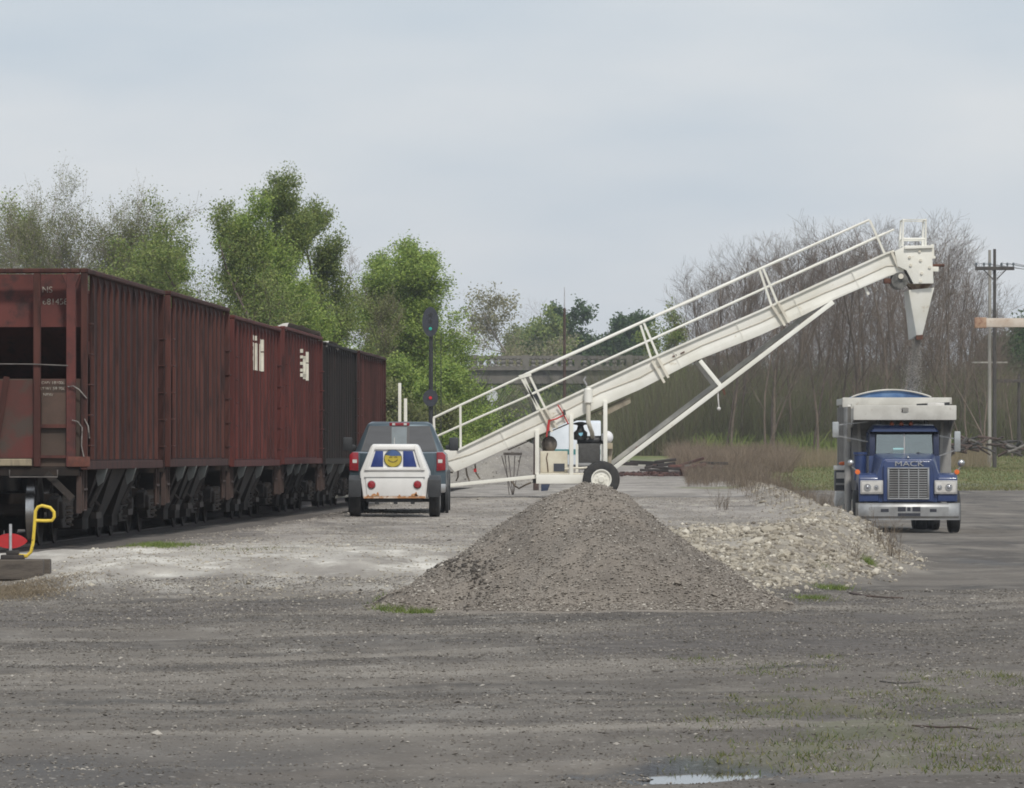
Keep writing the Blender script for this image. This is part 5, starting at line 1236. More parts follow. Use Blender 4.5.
MB().box(-1.235, 1.235, 3.24, 8.3, 1.08, 1.14).build('body_floor', body_g, dt, smooth=False)
MB().box(-1.40, 1.22, 3.25, 3.33, 3.02, 3.26).build('body_headboard', body_w, dt, bevel=.015)
MB().box(-1.24, 1.24, 8.3, 8.38, 1.1, 3.05).build('tailgate', body_w, dt)
for s in (-1, 1): MB().box(min(s * 1.16, s * 1.27), max(s * 1.16, s * 1.27), 3.34, 8.36, 3.10, 3.26).build('top_rail', body_w, dt, bevel=.015)
ar = []
for y in (3.4, 5.6):
    g = [(-1.15 + 1.9 * k / 16, y, 3.265 + .17 * math.sin(math.pi * k / 16) ** .8) for k in range(17)]
    ar.append(g + [(p[0], p[1], 3.262) for p in reversed(g)])
MB().loft(ar).build('tarpaulin', mat('blue_tarp', (.07, .155, .33), .6, second=(.13, .23, .40), scale=3, third=(.04, .09, .21), tscale=2, tlo=.5, thi=.65, bump=.25, bscale=5), dt, angle=50)
MB().tube([(-1.17 + 1.94 * k / 16, 3.36, 3.27 + .18 * math.sin(math.pi * k / 16) ** .8) for k in range(17)], .022, 6).build('tarp_bow', body_w, dt)
MB().box(.58, .98, 1.8, 2.2, 3.045, 3.12).build('canopy_box', white_lens, dt, bevel=.015)
MB().bar((.35, 2.4, 3.06), (1.15, 2.4, 3.10), .07, .08).build('tarp_roller', black, dt)
MB().bar((-1.33, 1.55, 3.05), (-1.29, 2.4, 2.2), .08, .07).bar((-1.30, 1.5, 3.0), (-1.18, 1.5, 3.04), .06, .06).build('tarp_arm', body_w, dt)
ld = np.linspace(-1.1, 1.1, 18); lv = np.linspace(5.7, 8.2, 20); U, W = np.meshgrid(ld, lv); Zl = 2.95 + .28 * np.exp(-((U / .8) ** 2 + ((W - 6.2) / .9) ** 2)) + .05 * fbm(U * 4, W * 4, 2)
ii = np.arange(U.size).reshape(U.shape); Fq = np.stack([ii[:-1, :-1], ii[:-1, 1:], ii[1:, 1:], ii[1:, :-1]], -1).reshape(-1, 4)
tag(obj('gravel_load', np_mesh('gravel_load', np.stack([U, W, Zl], -1).reshape(-1, 3), Fq, pile_m, smooth=True), dt), kind='stuff')

# ================================================================== BEHIND THE YARD
# overpass
concrete = mat('weathered_concrete', (0.160, 0.146, 0.128), 0.9, second=(0.115, 0.105, 0.092), scale=.35, third=(.06, .054, .048), tscale=.9, tlo=.52, thi=.66, stretch=(1, 1, .5))
BY = 480.0
b0 = P(470, 453, BY)
br = thing('road_bridge', (b0.x, BY, -.5), 'weathered concrete road bridge with a balustrade crossing behind the conveyor', 'bridge')
def B(px, py, dy=0.0): return P(px, py, BY) + Vector((0, dy, 0)) - br.location
def bbox(px0, px1, py0, py1, d0, d1, name, m=concrete, par=br):
    a, c = B(px0, py1), B(px1, py0); return MB().box(a.x, c.x, d0, d1, a.z, c.z).build(name, m, par, smooth=False)
bbox(462, 760, 370.5, 383.5, 0, 8, 'girder'); bbox(462, 760, 368.3, 370.3, -.35, 8.35, 'deck_edge')
for d0, d1 in ((-.25, .05), (7.95, 8.25)):
    bbox(466, 760, 355.8, 358.2, d0, d1, 'top_rail'); bbox(466, 760, 366.3, 368.1, d0, d1, 'bottom_rail')
bal = MB().lathe([(.20, -.33), (.20, -.26), (.13, -.18), (.20, .0), (.13, .18), (.20, .26), (.20, .33)], (0, 0, 0), 'z', 8).mesh('baluster', mat('pale_concrete', (.20, .185, .165), .9, second=(.12, .11, .10), scale=2))
x_ = 474.0; k = 0
while x_ < 758:
    if k % 7 == 0: bbox(x_ - 3.2, x_ + 3.2, 355.0, 368.2, -.32, .12, 'parapet_post')
    else: obj('baluster', bal, br, B(x_, 362.2, -.1))
    x_ += 7.4; k += 1
bbox(462, 478, 372, 462, .5, 7.5, 'abutment')
for px_ in (482, 536, 601, 668, 735):
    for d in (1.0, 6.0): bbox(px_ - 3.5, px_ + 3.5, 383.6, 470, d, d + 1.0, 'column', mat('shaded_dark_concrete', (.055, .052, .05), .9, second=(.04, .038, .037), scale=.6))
    bbox(px_ - 5, px_ + 5, 380.5, 386.5, .4, 7.6, 'pier_cap')
# white round plate at the pier: a speed board by the line
sgn = P(492, 396, 300); o = thing('round_sign', (sgn.x, 300, hz(sgn.x, 300)), 'small pale round board on a thin post in front of the bridge pier', 'sign')
MB().lathe([(.01, -.01), (.30, -.01), (.30, .02), (.01, .02)], (0, -.05, sgn.z - o.location.z), 'y', 20).build('board', mat('pale_board', (.6, .62, .62), .5), o); MB().cyl((0, 0, 0), (0, 0, sgn.z - o.location.z + .5), .05, n=8).build('post', grey_steel, o)

# signal
GYS = 240.0; sx = P(431, 0, GYS).x
sg = thing('rail_signal', (sx, GYS, hz(sx, GYS)), 'tall black railway signal mast showing green above and red below', 'railway signal')
def G(px, py): return P(px, py, GYS) - sg.location
MB().cyl((0, 0, 0), (0, 0, G(0, 334).z), .10, .08, 10).box(-.25, .25, -.25, .25, 0, .25).build('mast', black, sg)
for (cy_, hw, hh, lens) in ((322, .33, .60, [(-.27, black), (0.0, black), (.27, lamp_mat('green_aspect', (.02, .36, .26), .22))]), (398, .30, .34, [(0, lamp_mat('red_aspect', (.55, .015, .022), .22))])):
    c = G(430.5, cy_)
    tg = MB().prism_y([(c.x + hw * math.cos(2 * math.pi * q / 28), c.z + hh * math.sin(2 * math.pi * q / 28)) for q in range(28)], -.20, -.17).build('target_board', mat('signal_board', (.035, .038, .05), .7), sg)
    MB().box(c.x - .14, c.x + .14, -.17, .12, c.z - hh * .62, c.z + hh * .62).build('lamp_case', black, sg, bevel=.02)
    for dz, m_ in lens:
        MB().lathe([(.01, -.215), (.065, -.215), (.065, -.19), (.01, -.19)], (c.x, 0, c.z - dz), 'y', 16).build('lens', m_, tg)
        hd = MB().tube([(c.x + .10 * math.cos(a), -.32, c.z - dz + .10 * math.sin(a)) for a in np.linspace(0, math.pi, 9)], .012, 4); hd.build('hood', black, tg)
lad = MB()
for s in (.16, .40): lad.bar((s, .1, .2), (s, .1, 6.2), .03, .03)
for k in range(18): lad.bar((.16, .1, .5 + .32 * k), (.40, .1, .5 + .32 * k), .02, .02)
lad.build('ladder', black, sg)

# radio mast
mx_ = P(564.5, 0, 260).x; o = thing('radio_mast', (mx_, 260, hz(mx_, 260)), 'thin brown pole with a pale whip aerial rising behind the handrail', 'mast')
zt = P(0, 308, 260).z - o.location.z; zt2 = P(0, 287, 260).z - o.location.z
pole_wood = mat('brown_pole', (.085, .055, .045), .9, second=(.055, .04, .034), scale=3)
MB().cyl((0, 0, 0), (0, 0, zt), .085, .055, 10).build('pole', pole_wood, o); MB().cyl((0, 0, zt), (0, 0, zt2), .03, .018, 6).build('whip_aerial', mat('pale_aerial', (.5, .5, .52), .5), o)
px_ = P(536, 0, 175).x; o = tag(MB().cyl((0, 0, -.3), (0, 0, P(0, 440, 175).z - hz(px_, 175)), .085, .075, 10).build('timber_post', pole_wood, None, (px_, 175, hz(px_, 175))), 'brown timber post standing behind the deck of the conveyor', 'post')

# utility poles and wires
def upole(px, pt, Y, r, m_, lab):
    x_ = P(px, 0, Y).x; z0 = hz(x_, Y); o = thing('utility_pole', (x_, Y, z0), lab, 'utility pole', 'utility poles behind the truck')
    MB().cyl((0, 0, -.5), (0, 0, P(0, pt, Y).z - z0), r, r * .7, 10).build('pole', m_, o); return o
grey_wood = mat('silver_grey_pole', (.34, .32, .29), .9, second=(.22, .2, .18), scale=1.2, stretch=(3, 3, .4)); dark_wood = mat('dark_creosote_pole', (.075, .065, .06), .9, second=(.05, .045, .042), scale=2)
UY = 300.0
p1 = upole(989.6, 250, UY + 3, .10, grey_wood, 'silver-grey utility pole, paler of the close pair right of the truck')
MB().bar((-.9, 0, P(0, 361.5, UY).z - p1.location.z), (.9, 0, P(0, 361.5, UY).z - p1.location.z), .08, .08).build('lower_arm', grey_wood, p1)
p2 = upole(994.6, 249, UY, .105, dark_wood, 'dark utility pole with a crossarm, beside a paler pole')
za = P(0, 268.5, UY).z - p2.location.z
MB().box(-.99, .97, -.26, -.14, za - .09, za + .09).build('crossarm', dark_wood, p2, bevel=.01)
for s in (-1, 1): MB().bar((s * .55, -.15, za - .08), (s * .08, -.15, za - .55), .05, .04, up=(0, 1, 0)).build('arm_brace', dark_wood, p2)
for x_ in (-.93, -.55, -.25, .33, .62, .92): MB().lathe([(.03, 0), (.03, .06), (.07, .08), (.06, .16), (.03, .2)], (x_, -.2, za + .09), 'z', 8).build('insulator', mat('insulator_glass', (.10, .12, .13), .3), p2)
p3 = upole(1019, 374, 330, .12, dark_wood, 'short dark pole with a low crossarm at the right edge')
zb = P(0, 381, 330).z - p3.location.z
MB().box(-1.5, 1.6, -.3, -.16, zb - .09, zb + .09).build('crossarm', dark_wood, p3)
wire_m = mat('grey_wire', (.16, .165, .18), .6)
for k, x_ in enumerate((-.93, -.55, .33, .62, .92)):
    a = Vector((p2.location.x + x_, UY - .2, p2.location.z + za + .27)); b = Vector((p2.location.x + 34, UY + 16 + k * 1.5, a.z - 1.2 - k * .55))
    tag(MB().tube([a + (b - a) * t + Vector((0, 0, -1.5 * 4 * t * (1 - t) * .5)) for t in np.linspace(0, 1, 11)], .012, 4).build('power_line', wire_m), 'thin power line running right from the dark utility pole crossarm', 'power line', 'power lines from the utility pole')

# loading boom entering from the right
LY = 120.0; lx = P(1120, 0, LY).x; o = thing('loading_boom', (lx, LY, hz(lx, LY)), 'rust-stained cream steel boom reaching in from the right edge', 'steel boom')
a = P(976, 323, LY) - o.location; boomp = mat('rusty_cream_boom', (.60, .53, .45), .7, second=(.46, .36, .28), scale=2.5, third=(.30, .15, .09), tscale=5, tlo=.58, thi=.68)
MB().box(a.x, .6, -.12, .12, a.z - .085, a.z + .095).build('boom', boomp, o, bevel=.012); MB().box(a.x - .03, a.x + .20, -.135, .135, a.z - .10, a.z + .11).build('boom_end', mat('rusty_boom_end', (.42, .29, .20), .8, second=(.26, .14, .09), scale=8), o, bevel=.01)
MB().box(-.15, .15, -.15, .15, -.3, a.z - .10).bar((-1.2, 0, a.z - .1), (0, 0, a.z - 1.4), .12, .12).build('boom_mast', boomp, o, bevel=.01)

# white van behind the engine
VYY = 235.0; vx = P(576, 0, VYY).x; o = thing('step_van', (vx, VYY, hz(vx, VYY)), 'white van with a teal stripe mostly hidden behind the conveyor engine', 'van')
vw = mat('van_white', (.66, .70, .74), .45, second=(.58, .62, .66), scale=1); zt = P(0, 420.5, VYY).z - o.location.z
MB().prism_x([(0, .45), (0, 1.25), (.25, zt - .1), (.45, zt), (5.2, zt), (5.3, zt - .1), (5.3, .45)], -1.02, .98).build('body', vw, o, bevel=.06)
MB().loft([[(-.9, .045, 1.3), (.15, .045, 1.3), (.15, .20, 1.95), (-.9, .20, 1.95)], [(-.9, .065, 1.3), (.15, .065, 1.3), (.15, .22, 1.95), (-.9, .22, 1.95)]]).build('windscreen', dim_glass, o, smooth=False)
MB().box(-1.0, .96, -.02, .01, 1.0, 1.2).build('stripe', mat('teal_stripe', (.05, .22, .22), .5), o, smooth=False)
MB().box(-1.0, .96, -.08, .05, .4, .6).build('bumper', black, o)
for s in (-1, 1):
    for y_ in (.9, 4.3): wheel_set(o, (s * .85, y_, .36), .36, .24, grey_steel, side=s)

# work stand under the conveyor
wx = P(513, 0, 158).x; stand_m = mat('hazed_dark_steel', (.10, .085, .075), .9, second=(.07, .06, .055), scale=5)  # stand colour lightened to grey-brown to paint in the haze before it
o = thing('pipe_stand', (wx, 158, hz(wx, 158)), 'dark splayed metal stand under the lower end of the conveyor', 'metal stand')
ztp = P(0, 452.5, 158).z - o.location.z
MB().box(-.25, .24, -.2, .2, ztp - .07, ztp).build('top_plate', stand_m, o, bevel=.01)
for x_, x2 in ((-.30, -.02), (-.12, -.01), (.05, .0), (.20, .01), (-.21, -.1)):
    MB().bar((x_, 0, ztp - .08), (x2, 0, .0), .022, .022, up=(0, 1, 0)).build('leg', stand_m, o)

# scrap: rails and beams in a heap
scrap_m = [mat('scrap_rust', (.115, .052, .042), .9, second=(.06, .035, .03), scale=3, rand=.3), mat('scrap_dark', (.045, .035, .032), .9, second=(.025, .022, .02), scale=3, rand=.3), mat('scrap_grey', (.2, .18, .165), .9, second=(.1, .09, .085), scale=3, rand=.2)]
SGY = 262.0; rr = random.Random(4)
sc_more = [(x0_, y0_, x0_ + rr.uniform(6, 20), y0_ + rr.uniform(-3, 3), rr.choice((0, 0, 1, 2))) for x0_, y0_ in [(rr.uniform(640, 712), rr.uniform(465, 472)) for _ in range(12)]]
sc_spec = [(612, 463, 638, 464, 1), (630, 462, 664, 463.5, 1), (652, 467, 690, 470, 1), (655, 462, 676, 459.5, 1), (672, 468, 704, 458, 0), (680, 470, 706, 464, 0), (690, 466, 722, 469, 0), (700, 463, 728, 463.5, 1), (668, 471, 700, 471.5, 2), (694, 471, 712, 468, 0), (640, 470, 668, 470.5, 1), (706, 467, 716, 471, 0), (646, 465, 662, 468, 1), (713, 470, 722, 466, 2)]
for k, (xa, ya, xb, yb, mi_) in enumerate(sc_spec + sc_more):
    Yk = SGY + rr.uniform(-4, 4); A_, B_ = P(xa, ya, Yk), P(xb, yb, Yk); A_.y -= rr.uniform(0, .5); B_.y += rr.uniform(0, .5)
    A_.z = max(A_.z, hz(A_.x, A_.y) + .06); B_.z = max(B_.z, hz(B_.x, B_.y) + .06); c = (A_ + B_) / 2
    th = (.14, .15, .11)[mi_] * rr.uniform(.8, 1.2)
    tag(MB().bar(A_ - c, B_ - c, th, th * .9).build('scrap_beam', scrap_m[mi_], None, c, bevel=.02, seg=1), ('rusty scrap beam in the low heap right of the conveyor wheel', 'dark old timber beam in the low heap right of the conveyor wheel', 'greyish scrap beam in the low heap right of the conveyor wheel')[mi_], 'scrap beam', 'scrap beams in the heap')
n = 900; xx = rr and np.random.default_rng(8).normal(0, 1, (n, 3)); cc = P(678, 470, SGY)
ps = np.stack([cc.x + xx[:, 0] * 1.1, SGY + xx[:, 1] * 2, np.zeros(n)], -1); ps[:, 2] = H(ps[:, 0], ps[:, 1]) + .04
Vv, Ff = scatter(ico, icof, ps, np.exp(np.random.default_rng(3).normal(-2.6, .45, n)), 9, .6); tag(obj('scrap_rubble', np_mesh('scrap_rubble', Vv, Ff, scrap_m[0])), kind='stuff')
# logs heaped at the right
log_grey = mat('weathered_log', (.17, .155, .14), .9, second=(.11, .1, .09), scale=3)
LGY = 295.0; rr = random.Random(14)
for k in range(34):
    px_ = rr.uniform(944, 1030); pb = rr.uniform(441, 453) - (4 if 960 < px_ < 1000 else 0); c = P(px_, pb, LGY + rr.uniform(-3, 3)); c.z = max(c.z, hz(c.x, c.y) + .12)
    d = Vector((rr.uniform(-1, 1), rr.uniform(-.7, .7), rr.uniform(-.45, .45))).normalized() * rr.uniform(.35, .85); r_k = rr.uniform(.045, .10)
    mb = MB().tube([-d, -d * .3 + Vector((0, 0, rr.uniform(-.06, .06))), d * .4, d], [r_k, r_k * .95, r_k * .85, r_k * .7], 8)
    tag(mb.build('log', (pole_wood, log_grey if k % 5 == 0 else dark_wood)[k % 2], None, c), ('brown log in the brush heap right of the dump truck' if k % 2 == 0 else 'pale log in the brush heap right of the dump truck' if k % 5 == 0 else 'dark log in the brush heap right of the dump truck'), 'log', 'logs in the brush heap')
# ================================================================== TREES AND BRUSH
def grow(seed, height, spread, n_limb=9, up=0.55, twigs=4, depth=3, first=0.25, wander=0.10, trunk_r=None, forks=1, twl=(.38, .62), thin=(.45, .7)):
    """A tree as tapered pieces: (p0, p1, r0, r1, level) and the outer twigs for leaves."""
    r = random.Random(seed); segs = []; tips = []
    def branch(p, d, ln, rad, lev):
        n = (9, 6, 4, 3)[min(lev, 3)]; q = p; dd = d.normalized(); st = ln / n
        for i in range(n):
            dd = (dd + Vector((r.gauss(0, wander), r.gauss(0, wander), r.gauss(0.03 if lev else 0.0, wander * .6)))).normalized()
            e = q + dd * st; r0 = rad * (1 - 0.85 * i / n); r1 = rad * (1 - 0.85 * (i + 1) / n)
            segs.append((q, e, r0, r1, lev))
            if lev >= depth - 1: tips.append((q, e))
            if lev < depth:
                f = (i + 1) / n
                if lev == 0:
                    k = n_limb / n if f > first else 0
                else: k = twigs / n * 1.3 if i else 0
                m = int(k) + (r.random() < k - int(k))
                for _ in range(m):
                    a = r.uniform(0, 6.283); t = e.lerp(q, r.random())
                    side = Vector((math.cos(a), math.sin(a), 0)); side = (side - dd * side.dot(dd)).normalized()
                    u = up + r.uniform(-.18, .18)
                    cd = (dd * u + side * (1 - u * .5) + Vector((0, 0, .25 * u))).normalized()
                    if lev == 0: cl = spread * (1.05 - .55 * max(0, (f - first)) / (1 - first)) * r.uniform(.7, 1.2)
                    else: cl = ln * r.uniform(*twl)
                    branch(t, cd, cl, max(r1 * r.uniform(*thin), .004), lev + 1)
            q = e
    tr_ = trunk_r or height * .016
    for k in range(forks):
        d = Vector((r.gauss(0, .03 + .16 * (forks > 1)), r.gauss(0, .03 + .16 * (forks > 1)), 1))
        branch(Vector((r.gauss(0, .1), r.gauss(0, .1), -.2)), d, height * r.uniform(.9, 1.0), tr_ * (1 if forks == 1 else .75), 0)
    return segs, tips
def tubes_np(segs, sides=4):
    n = len(segs); p0 = np.array([s[0][:] for s in segs]); p1 = np.array([s[1][:] for s in segs]); r0 = np.array([s[2] for s in segs]); r1 = np.array([s[3] for s in segs])
    d = p1 - p0; d /= np.linalg.norm(d, axis=1, keepdims=True) + 1e-9
    h = np.where(np.abs(d[:, 2:3]) > .9, np.array([[1., 0, 0]]), np.array([[0, 0, 1.]])); a = np.cross(d, h); a /= np.linalg.norm(a, axis=1, keepdims=True) + 1e-9; b = np.cross(d, a)
    t = np.arange(sides) * 2 * np.pi / sides; c, s = np.cos(t), np.sin(t)
    off = a[:, None] * c[None, :, None] + b[:, None] * s[None, :, None]
    V = np.concatenate([p0[:, None] + off * r0[:, None, None], p1[:, None] + off * r1[:, None, None]], 1)
    k = np.arange(sides); f = np.stack([k, (k + 1) % sides, (k + 1) % sides + sides, k + sides], -1)
    F = f[None] + (np.arange(n) * 2 * sides)[:, None, None]
    return V.reshape(-1, 3), F.reshape(-1, 4)
def leaves_np(tips, per, size, jit, seed, keep=1.0):
    r = np.random.default_rng(seed); p0 = np.array([t[0][:] for t in tips]); p1 = np.array([t[1][:] for t in tips])
    n = int(len(tips) * per); wts = r.gamma(1.2, 1.0, len(tips)); k = r.choice(len(tips), n, p=wts / wts.sum()); t = r.random((n, 1)); c = p0[k] * (1 - t) + p1[k] * t + r.normal(0, jit, (n, 3))
    u = r.normal(0, 1, (n, 3)); u /= np.linalg.norm(u, axis=1, keepdims=True); w_ = r.normal(0, 1, (n, 3)); v = np.cross(u, w_); v /= np.linalg.norm(v, axis=1, keepdims=True)
    s = size * r.uniform(.6, 1.4, (n, 1)); u = u * s; v = v * s * .62
    V = np.stack([c - u, c - v * .9 + u * .1, c + u, c + v * .9 + u * .1], 1); F = np.arange(n * 4).reshape(n, 4)
    return V.reshape(-1, 3), F
bark_dark = mat('dark_bark', (.105, .080, .064), .95, second=(.07, .054, .045), scale=2)
bark_grey = mat('grey_bark', (.180, .140, .110), .95, second=(.125, .097, .078), scale=2)
bark_pale = mat('pale_twigs', (.30, .265, .235), .95, second=(.22, .195, .17), scale=2)
lf_green = leaf_mat('spring_green_leaves', (0.142, 0.233, 0.047), (0.254, 0.365, 0.074), (0.357, 0.436, 0.107))
lf_mid = leaf_mat('mid_green_leaves', (0.114, 0.179, 0.047), (0.202, 0.271, 0.068), (0.284, 0.318, 0.098))
lf_olive = leaf_mat('olive_buds', (.13, .165, .045), (.20, .24, .075), (.26, .26, .12))
lf_pale = leaf_mat('pale_tan_buds', (.25, .22, .14), (.36, .31, .21), (.28, .28, .15))
lf_dark = leaf_mat('dark_green_leaves', (.036, .078, .028), (.07, .125, .042), (.09, .145, .05))
lf_brush = leaf_mat('brown_brush', (.145, .108, .080), (.22, .165, .122), (.29, .225, .16))
TREE_MESH = {}
def tree_meshes(key, seed, h, spread, bark, leaf=None, per=6, size=.09, jit=.22, **kw):
    if key in TREE_MESH: return TREE_MESH[key]
    segs, tips = grow(seed, h, spread, **kw)
    tk = [s for s in segs if s[4] == 0]; cr = [s for s in segs if s[4] > 0]
    V1, F1 = tubes_np(tk, 7); tm_ = np_mesh('trunk', V1, F1, bark, smooth=True)
    V2, F2 = tubes_np([(a, b, max(r0, .005), max(r1, .004), l) for a, b, r0, r1, l in cr], 3); mi = np.zeros(len(F2), int)
    if leaf is not None:
        V3, F3 = leaves_np(tips, per, size, jit, seed + 1); F2 = np.concatenate([F2, F3 + len(V2)]); V2 = np.concatenate([V2, V3]); mi = np.concatenate([mi, np.ones(len(F3), int)])
    cm = np_mesh('crown', V2, F2, [bark, leaf] if leaf is not None else [bark], mi)
    TREE_MESH[key] = (tm_, cm)
    return TREE_MESH[key]
def tree(px, ptop, Y, key, label, group=None, rz=None, name='tree', native=None, wide=1.0, **kw):
    """Stand a tree at this column and distance so that its top comes to this row."""
    x = P(px, 0, Y).x; z = hz(x, Y); h = P(0, ptop, Y).z - z
    tm_, cm = tree_meshes(key, h=native or h, **kw)
    if 'top' not in cm:
        co = np.empty(len(cm.vertices) * 3, np.float32); cm.vertices.foreach_get('co', co); co = co.reshape(-1, 3)
        cm['top'] = float(np.percentile(co[:, 2], 99.7)); hi_ = co[co[:, 2] > np.percentile(co[:, 2], 99.0)]; cm['ax'] = float(hi_[:, 0].mean()); cm['ay'] = float(hi_[:, 1].mean())
    s = h / cm['top']; rz = rz or 0.0
    if native is None:      # the crown's highest plume comes to this column
        x -= s * wide * (cm['ax'] * math.cos(rz) - cm['ay'] * math.sin(rz))
        z = hz(x, Y)
    o = thing(name, (x, Y, z), label, 'tree', group, rz); o.scale = (s * wide, s * wide, s)
    obj('trunk', tm_, o); obj('crown', cm, o)
    return o
# left, beyond the train
tree(-4, 196, 250, 'l0', 'green-budding tree cut by the left edge above the first hopper car', seed=3, spread=3.4, bark=bark_grey, leaf=lf_green, per=5, size=.06, jit=.16, n_limb=20, twigs=6)
fine = dict(bark=bark_pale, leaf=lf_olive, per=4.2, size=.036, jit=.16, n_limb=26, twigs=8, up=.8, first=.12, twl=(.42, .7), thin=(.4, .6))
tree(56, 180, 235, 'l1', 'tall fine-twigged olive tree above the nearest hopper car', seed=21, spread=4.6, forks=3, **fine)
tree(98, 206, 238, 'l1c', 'fine-twigged olive tree just right of the tall one at the left', seed=27, spread=4.0, forks=2, **fine)
tree(20, 204, 241, 'l1d', 'fine-twigged olive tree left of the tall one above the nearest hopper car', seed=29, spread=4.0, forks=2, **fine)
tree(132, 246, 255, 'l1b', 'low grey-green budding tree beside the tall fine-twigged one', seed=22, spread=3.0, forks=2, **fine)
green = dict(bark=bark_dark, size=.046, jit=.16, twigs=8, twl=(.40, .66))
tree(204, 200, 220, 'l2', 'thin open tree with small green leaves and a dark forked trunk', seed=35, spread=3.0, leaf=lf_mid, per=6.5, n_limb=13, up=.5, first=.30, forks=2, **green)
tree(160, 226, 222, 'l2b', 'left half of the thin open green trees, its trunk leaning over the second hopper car', seed=37, spread=2.6, leaf=lf_mid, per=6.5, n_limb=12, up=.5, first=.30, **green)
tree(236, 232, 224, 'l3b', 'green tree half hidden by the hopper cars, left of the dense bright one', seed=40, spread=2.6, leaf=lf_green, per=13, n_limb=16, up=.6, first=.15, forks=2, **green)
tree(262, 204, 226, 'l3', 'dense bright green tree left of the tallest green one', seed=44, spread=2.7, leaf=lf_green, per=13, n_limb=18, up=.7, first=.15, forks=2, **green)
tree(284, 178, 230, 'l4', 'tallest green tree, rising in upright plumes above the lettered hopper cars', seed=48, spread=2.5, leaf=lf_mid, per=12, n_limb=18, up=.75, first=.15, forks=2, **green)
tree(316, 204, 233, 'l4b', 'green plumed tree at the right shoulder of the tallest one', seed=49, spread=2.1, leaf=lf_mid, per=11, n_limb=16, up=.7, first=.2, **green)
bare_p = dict(bark=bark_pale, n_limb=20, twigs=7, up=.65, first=.18, forks=2, twl=(.42, .7), thin=(.4, .62))
tree(349, 250, 270, 'l5', 'bare pale grey tree between two green trees above the train', seed=52, spread=2.6, **bare_p)
tree(338, 268, 275, 'l5b', 'lower bare pale tree just above the fourth hopper car', seed=53, spread=2.4, **bare_p)
tree(146, 250, 270, 'l5', 'bare pale grey tree behind the thin open green tree', seed=52, rz=2.0, spread=2.6, **bare_p)
tree(408, 246, 262, 'l6', 'big rounded bright green tree behind the signal mast', seed=62, spread=2.7, leaf=lf_green, per=16, n_limb=32, up=.5, first=.10, wide=1.25, **green)
tree(426, 258, 270, 'l6b', 'green tree at the right shoulder of the big rounded one', seed=64, spread=1.35, leaf=lf_green, per=14, n_limb=22, up=.6, first=.10, **green)
tree(382, 258, 268, 'l6c', 'green tree at the left shoulder of the big rounded one', seed=66, spread=2.0, leaf=lf_green, per=13, n_limb=22, up=.6, first=.15, **green)
tree(364, 288, 255, 'l7', 'brownish half-bare tree at the left foot of the big green tree', seed=71, spread=2.2, forks=2, **dict(fine, bark=bark_grey, n_limb=20, per=3.0))
low = dict(bark=bark_dark, size=.055, jit=.15, twigs=6, n_limb=18, up=.45, first=.05, forks=3)
tree(428, 384, 250, 'l8', 'low leafy green tree below the signal at the bridge end', seed=77, spread=.75, leaf=lf_green, per=12, **low)
tree(415, 360, 252, 'l8b', 'small bright green tree left of the signal mast foot', seed=79, spread=1.3, leaf=lf_green, per=12, **low)
tree(380, 380, 246, 'l8c', 'olive bushy tree beside the end of the train', seed=81, spread=1.6, leaf=lf_olive, per=6, **low)
tree(486, 290, 520, 'm1', 'pale tan budding tree behind the left end of the bridge', seed=85, spread=4.4, bark=bark_pale, leaf=lf_pale, per=3.4, size=.10, jit=.25, n_limb=18, twigs=7, up=.5, first=.25, twl=(.42, .68))
# behind the bridge
for (px, pt, Y, key, lf, lab, sp, per) in ((520, 330, 640, 'm2', lf_olive, 'olive tree behind the bridge balustrade', 6, 9), (548, 318, 600, 'm3', lf_mid, 'mid-green domed tree behind the bridge, left of the radio mast', 6, 11),
                                           (572, 308, 610, 'm4', lf_dark, 'dark green domed tree behind the bridge, tallest there', 5.5, 12), (598, 340, 630, 'm5', lf_mid, 'small green tree on the right of the dark domed one behind the bridge', 5, 10),
                                           (630, 345, 660, 'm6', lf_olive, 'hazy low tree behind the bridge where the handrail crosses it', 5.5, 5), (535, 300, 700, 'm7', None, 'bare twiggy tree above the olive one behind the bridge', 6, 0)):
    tree(px, pt, Y, key, lab, seed=int(px), spread=sp, bark=bark_grey, leaf=lf, per=per, size=.16, jit=.32, n_limb=22, twigs=6, up=.55, first=.08, forks=2)
for (px, pt, Y, lf, lab) in ((500, 395, 540, lf_mid, 'low green tree seen under the bridge beside the pier'), (520, 388, 560, lf_green, 'bright green low tree seen under the bridge'), (556, 400, 545, lf_olive, 'olive low tree seen under the bridge behind the mast'), (640, 385, 420, lf_mid, 'green low tree in front of the bridge under the conveyor'), (665, 372, 400, lf_olive, 'olive low tree in front of the bridge at the strut')):
    tree(px, pt, Y, 'u%d' % px, lab, seed=int(px) + 5, spread=3.6, bark=bark_grey, leaf=lf, per=9, size=.12, jit=.25, n_limb=18, twigs=5, up=.4, first=.04, forks=3)
tree(672, 304, 390, 'g1', 'slim green tree at the left edge of the bare wood', seed=91, spread=2.4, bark=bark_dark, leaf=lf_mid, per=4, size=.09, jit=.25, n_limb=14, twigs=5, up=.6, first=.2)
tree(655, 322, 395, 'g2', 'small green tree left of the slim one beside the bare wood', seed=92, spread=2.2, bark=bark_dark, leaf=lf_mid, per=4, size=.09, jit=.25, n_limb=14, twigs=5, up=.6, first=.2)
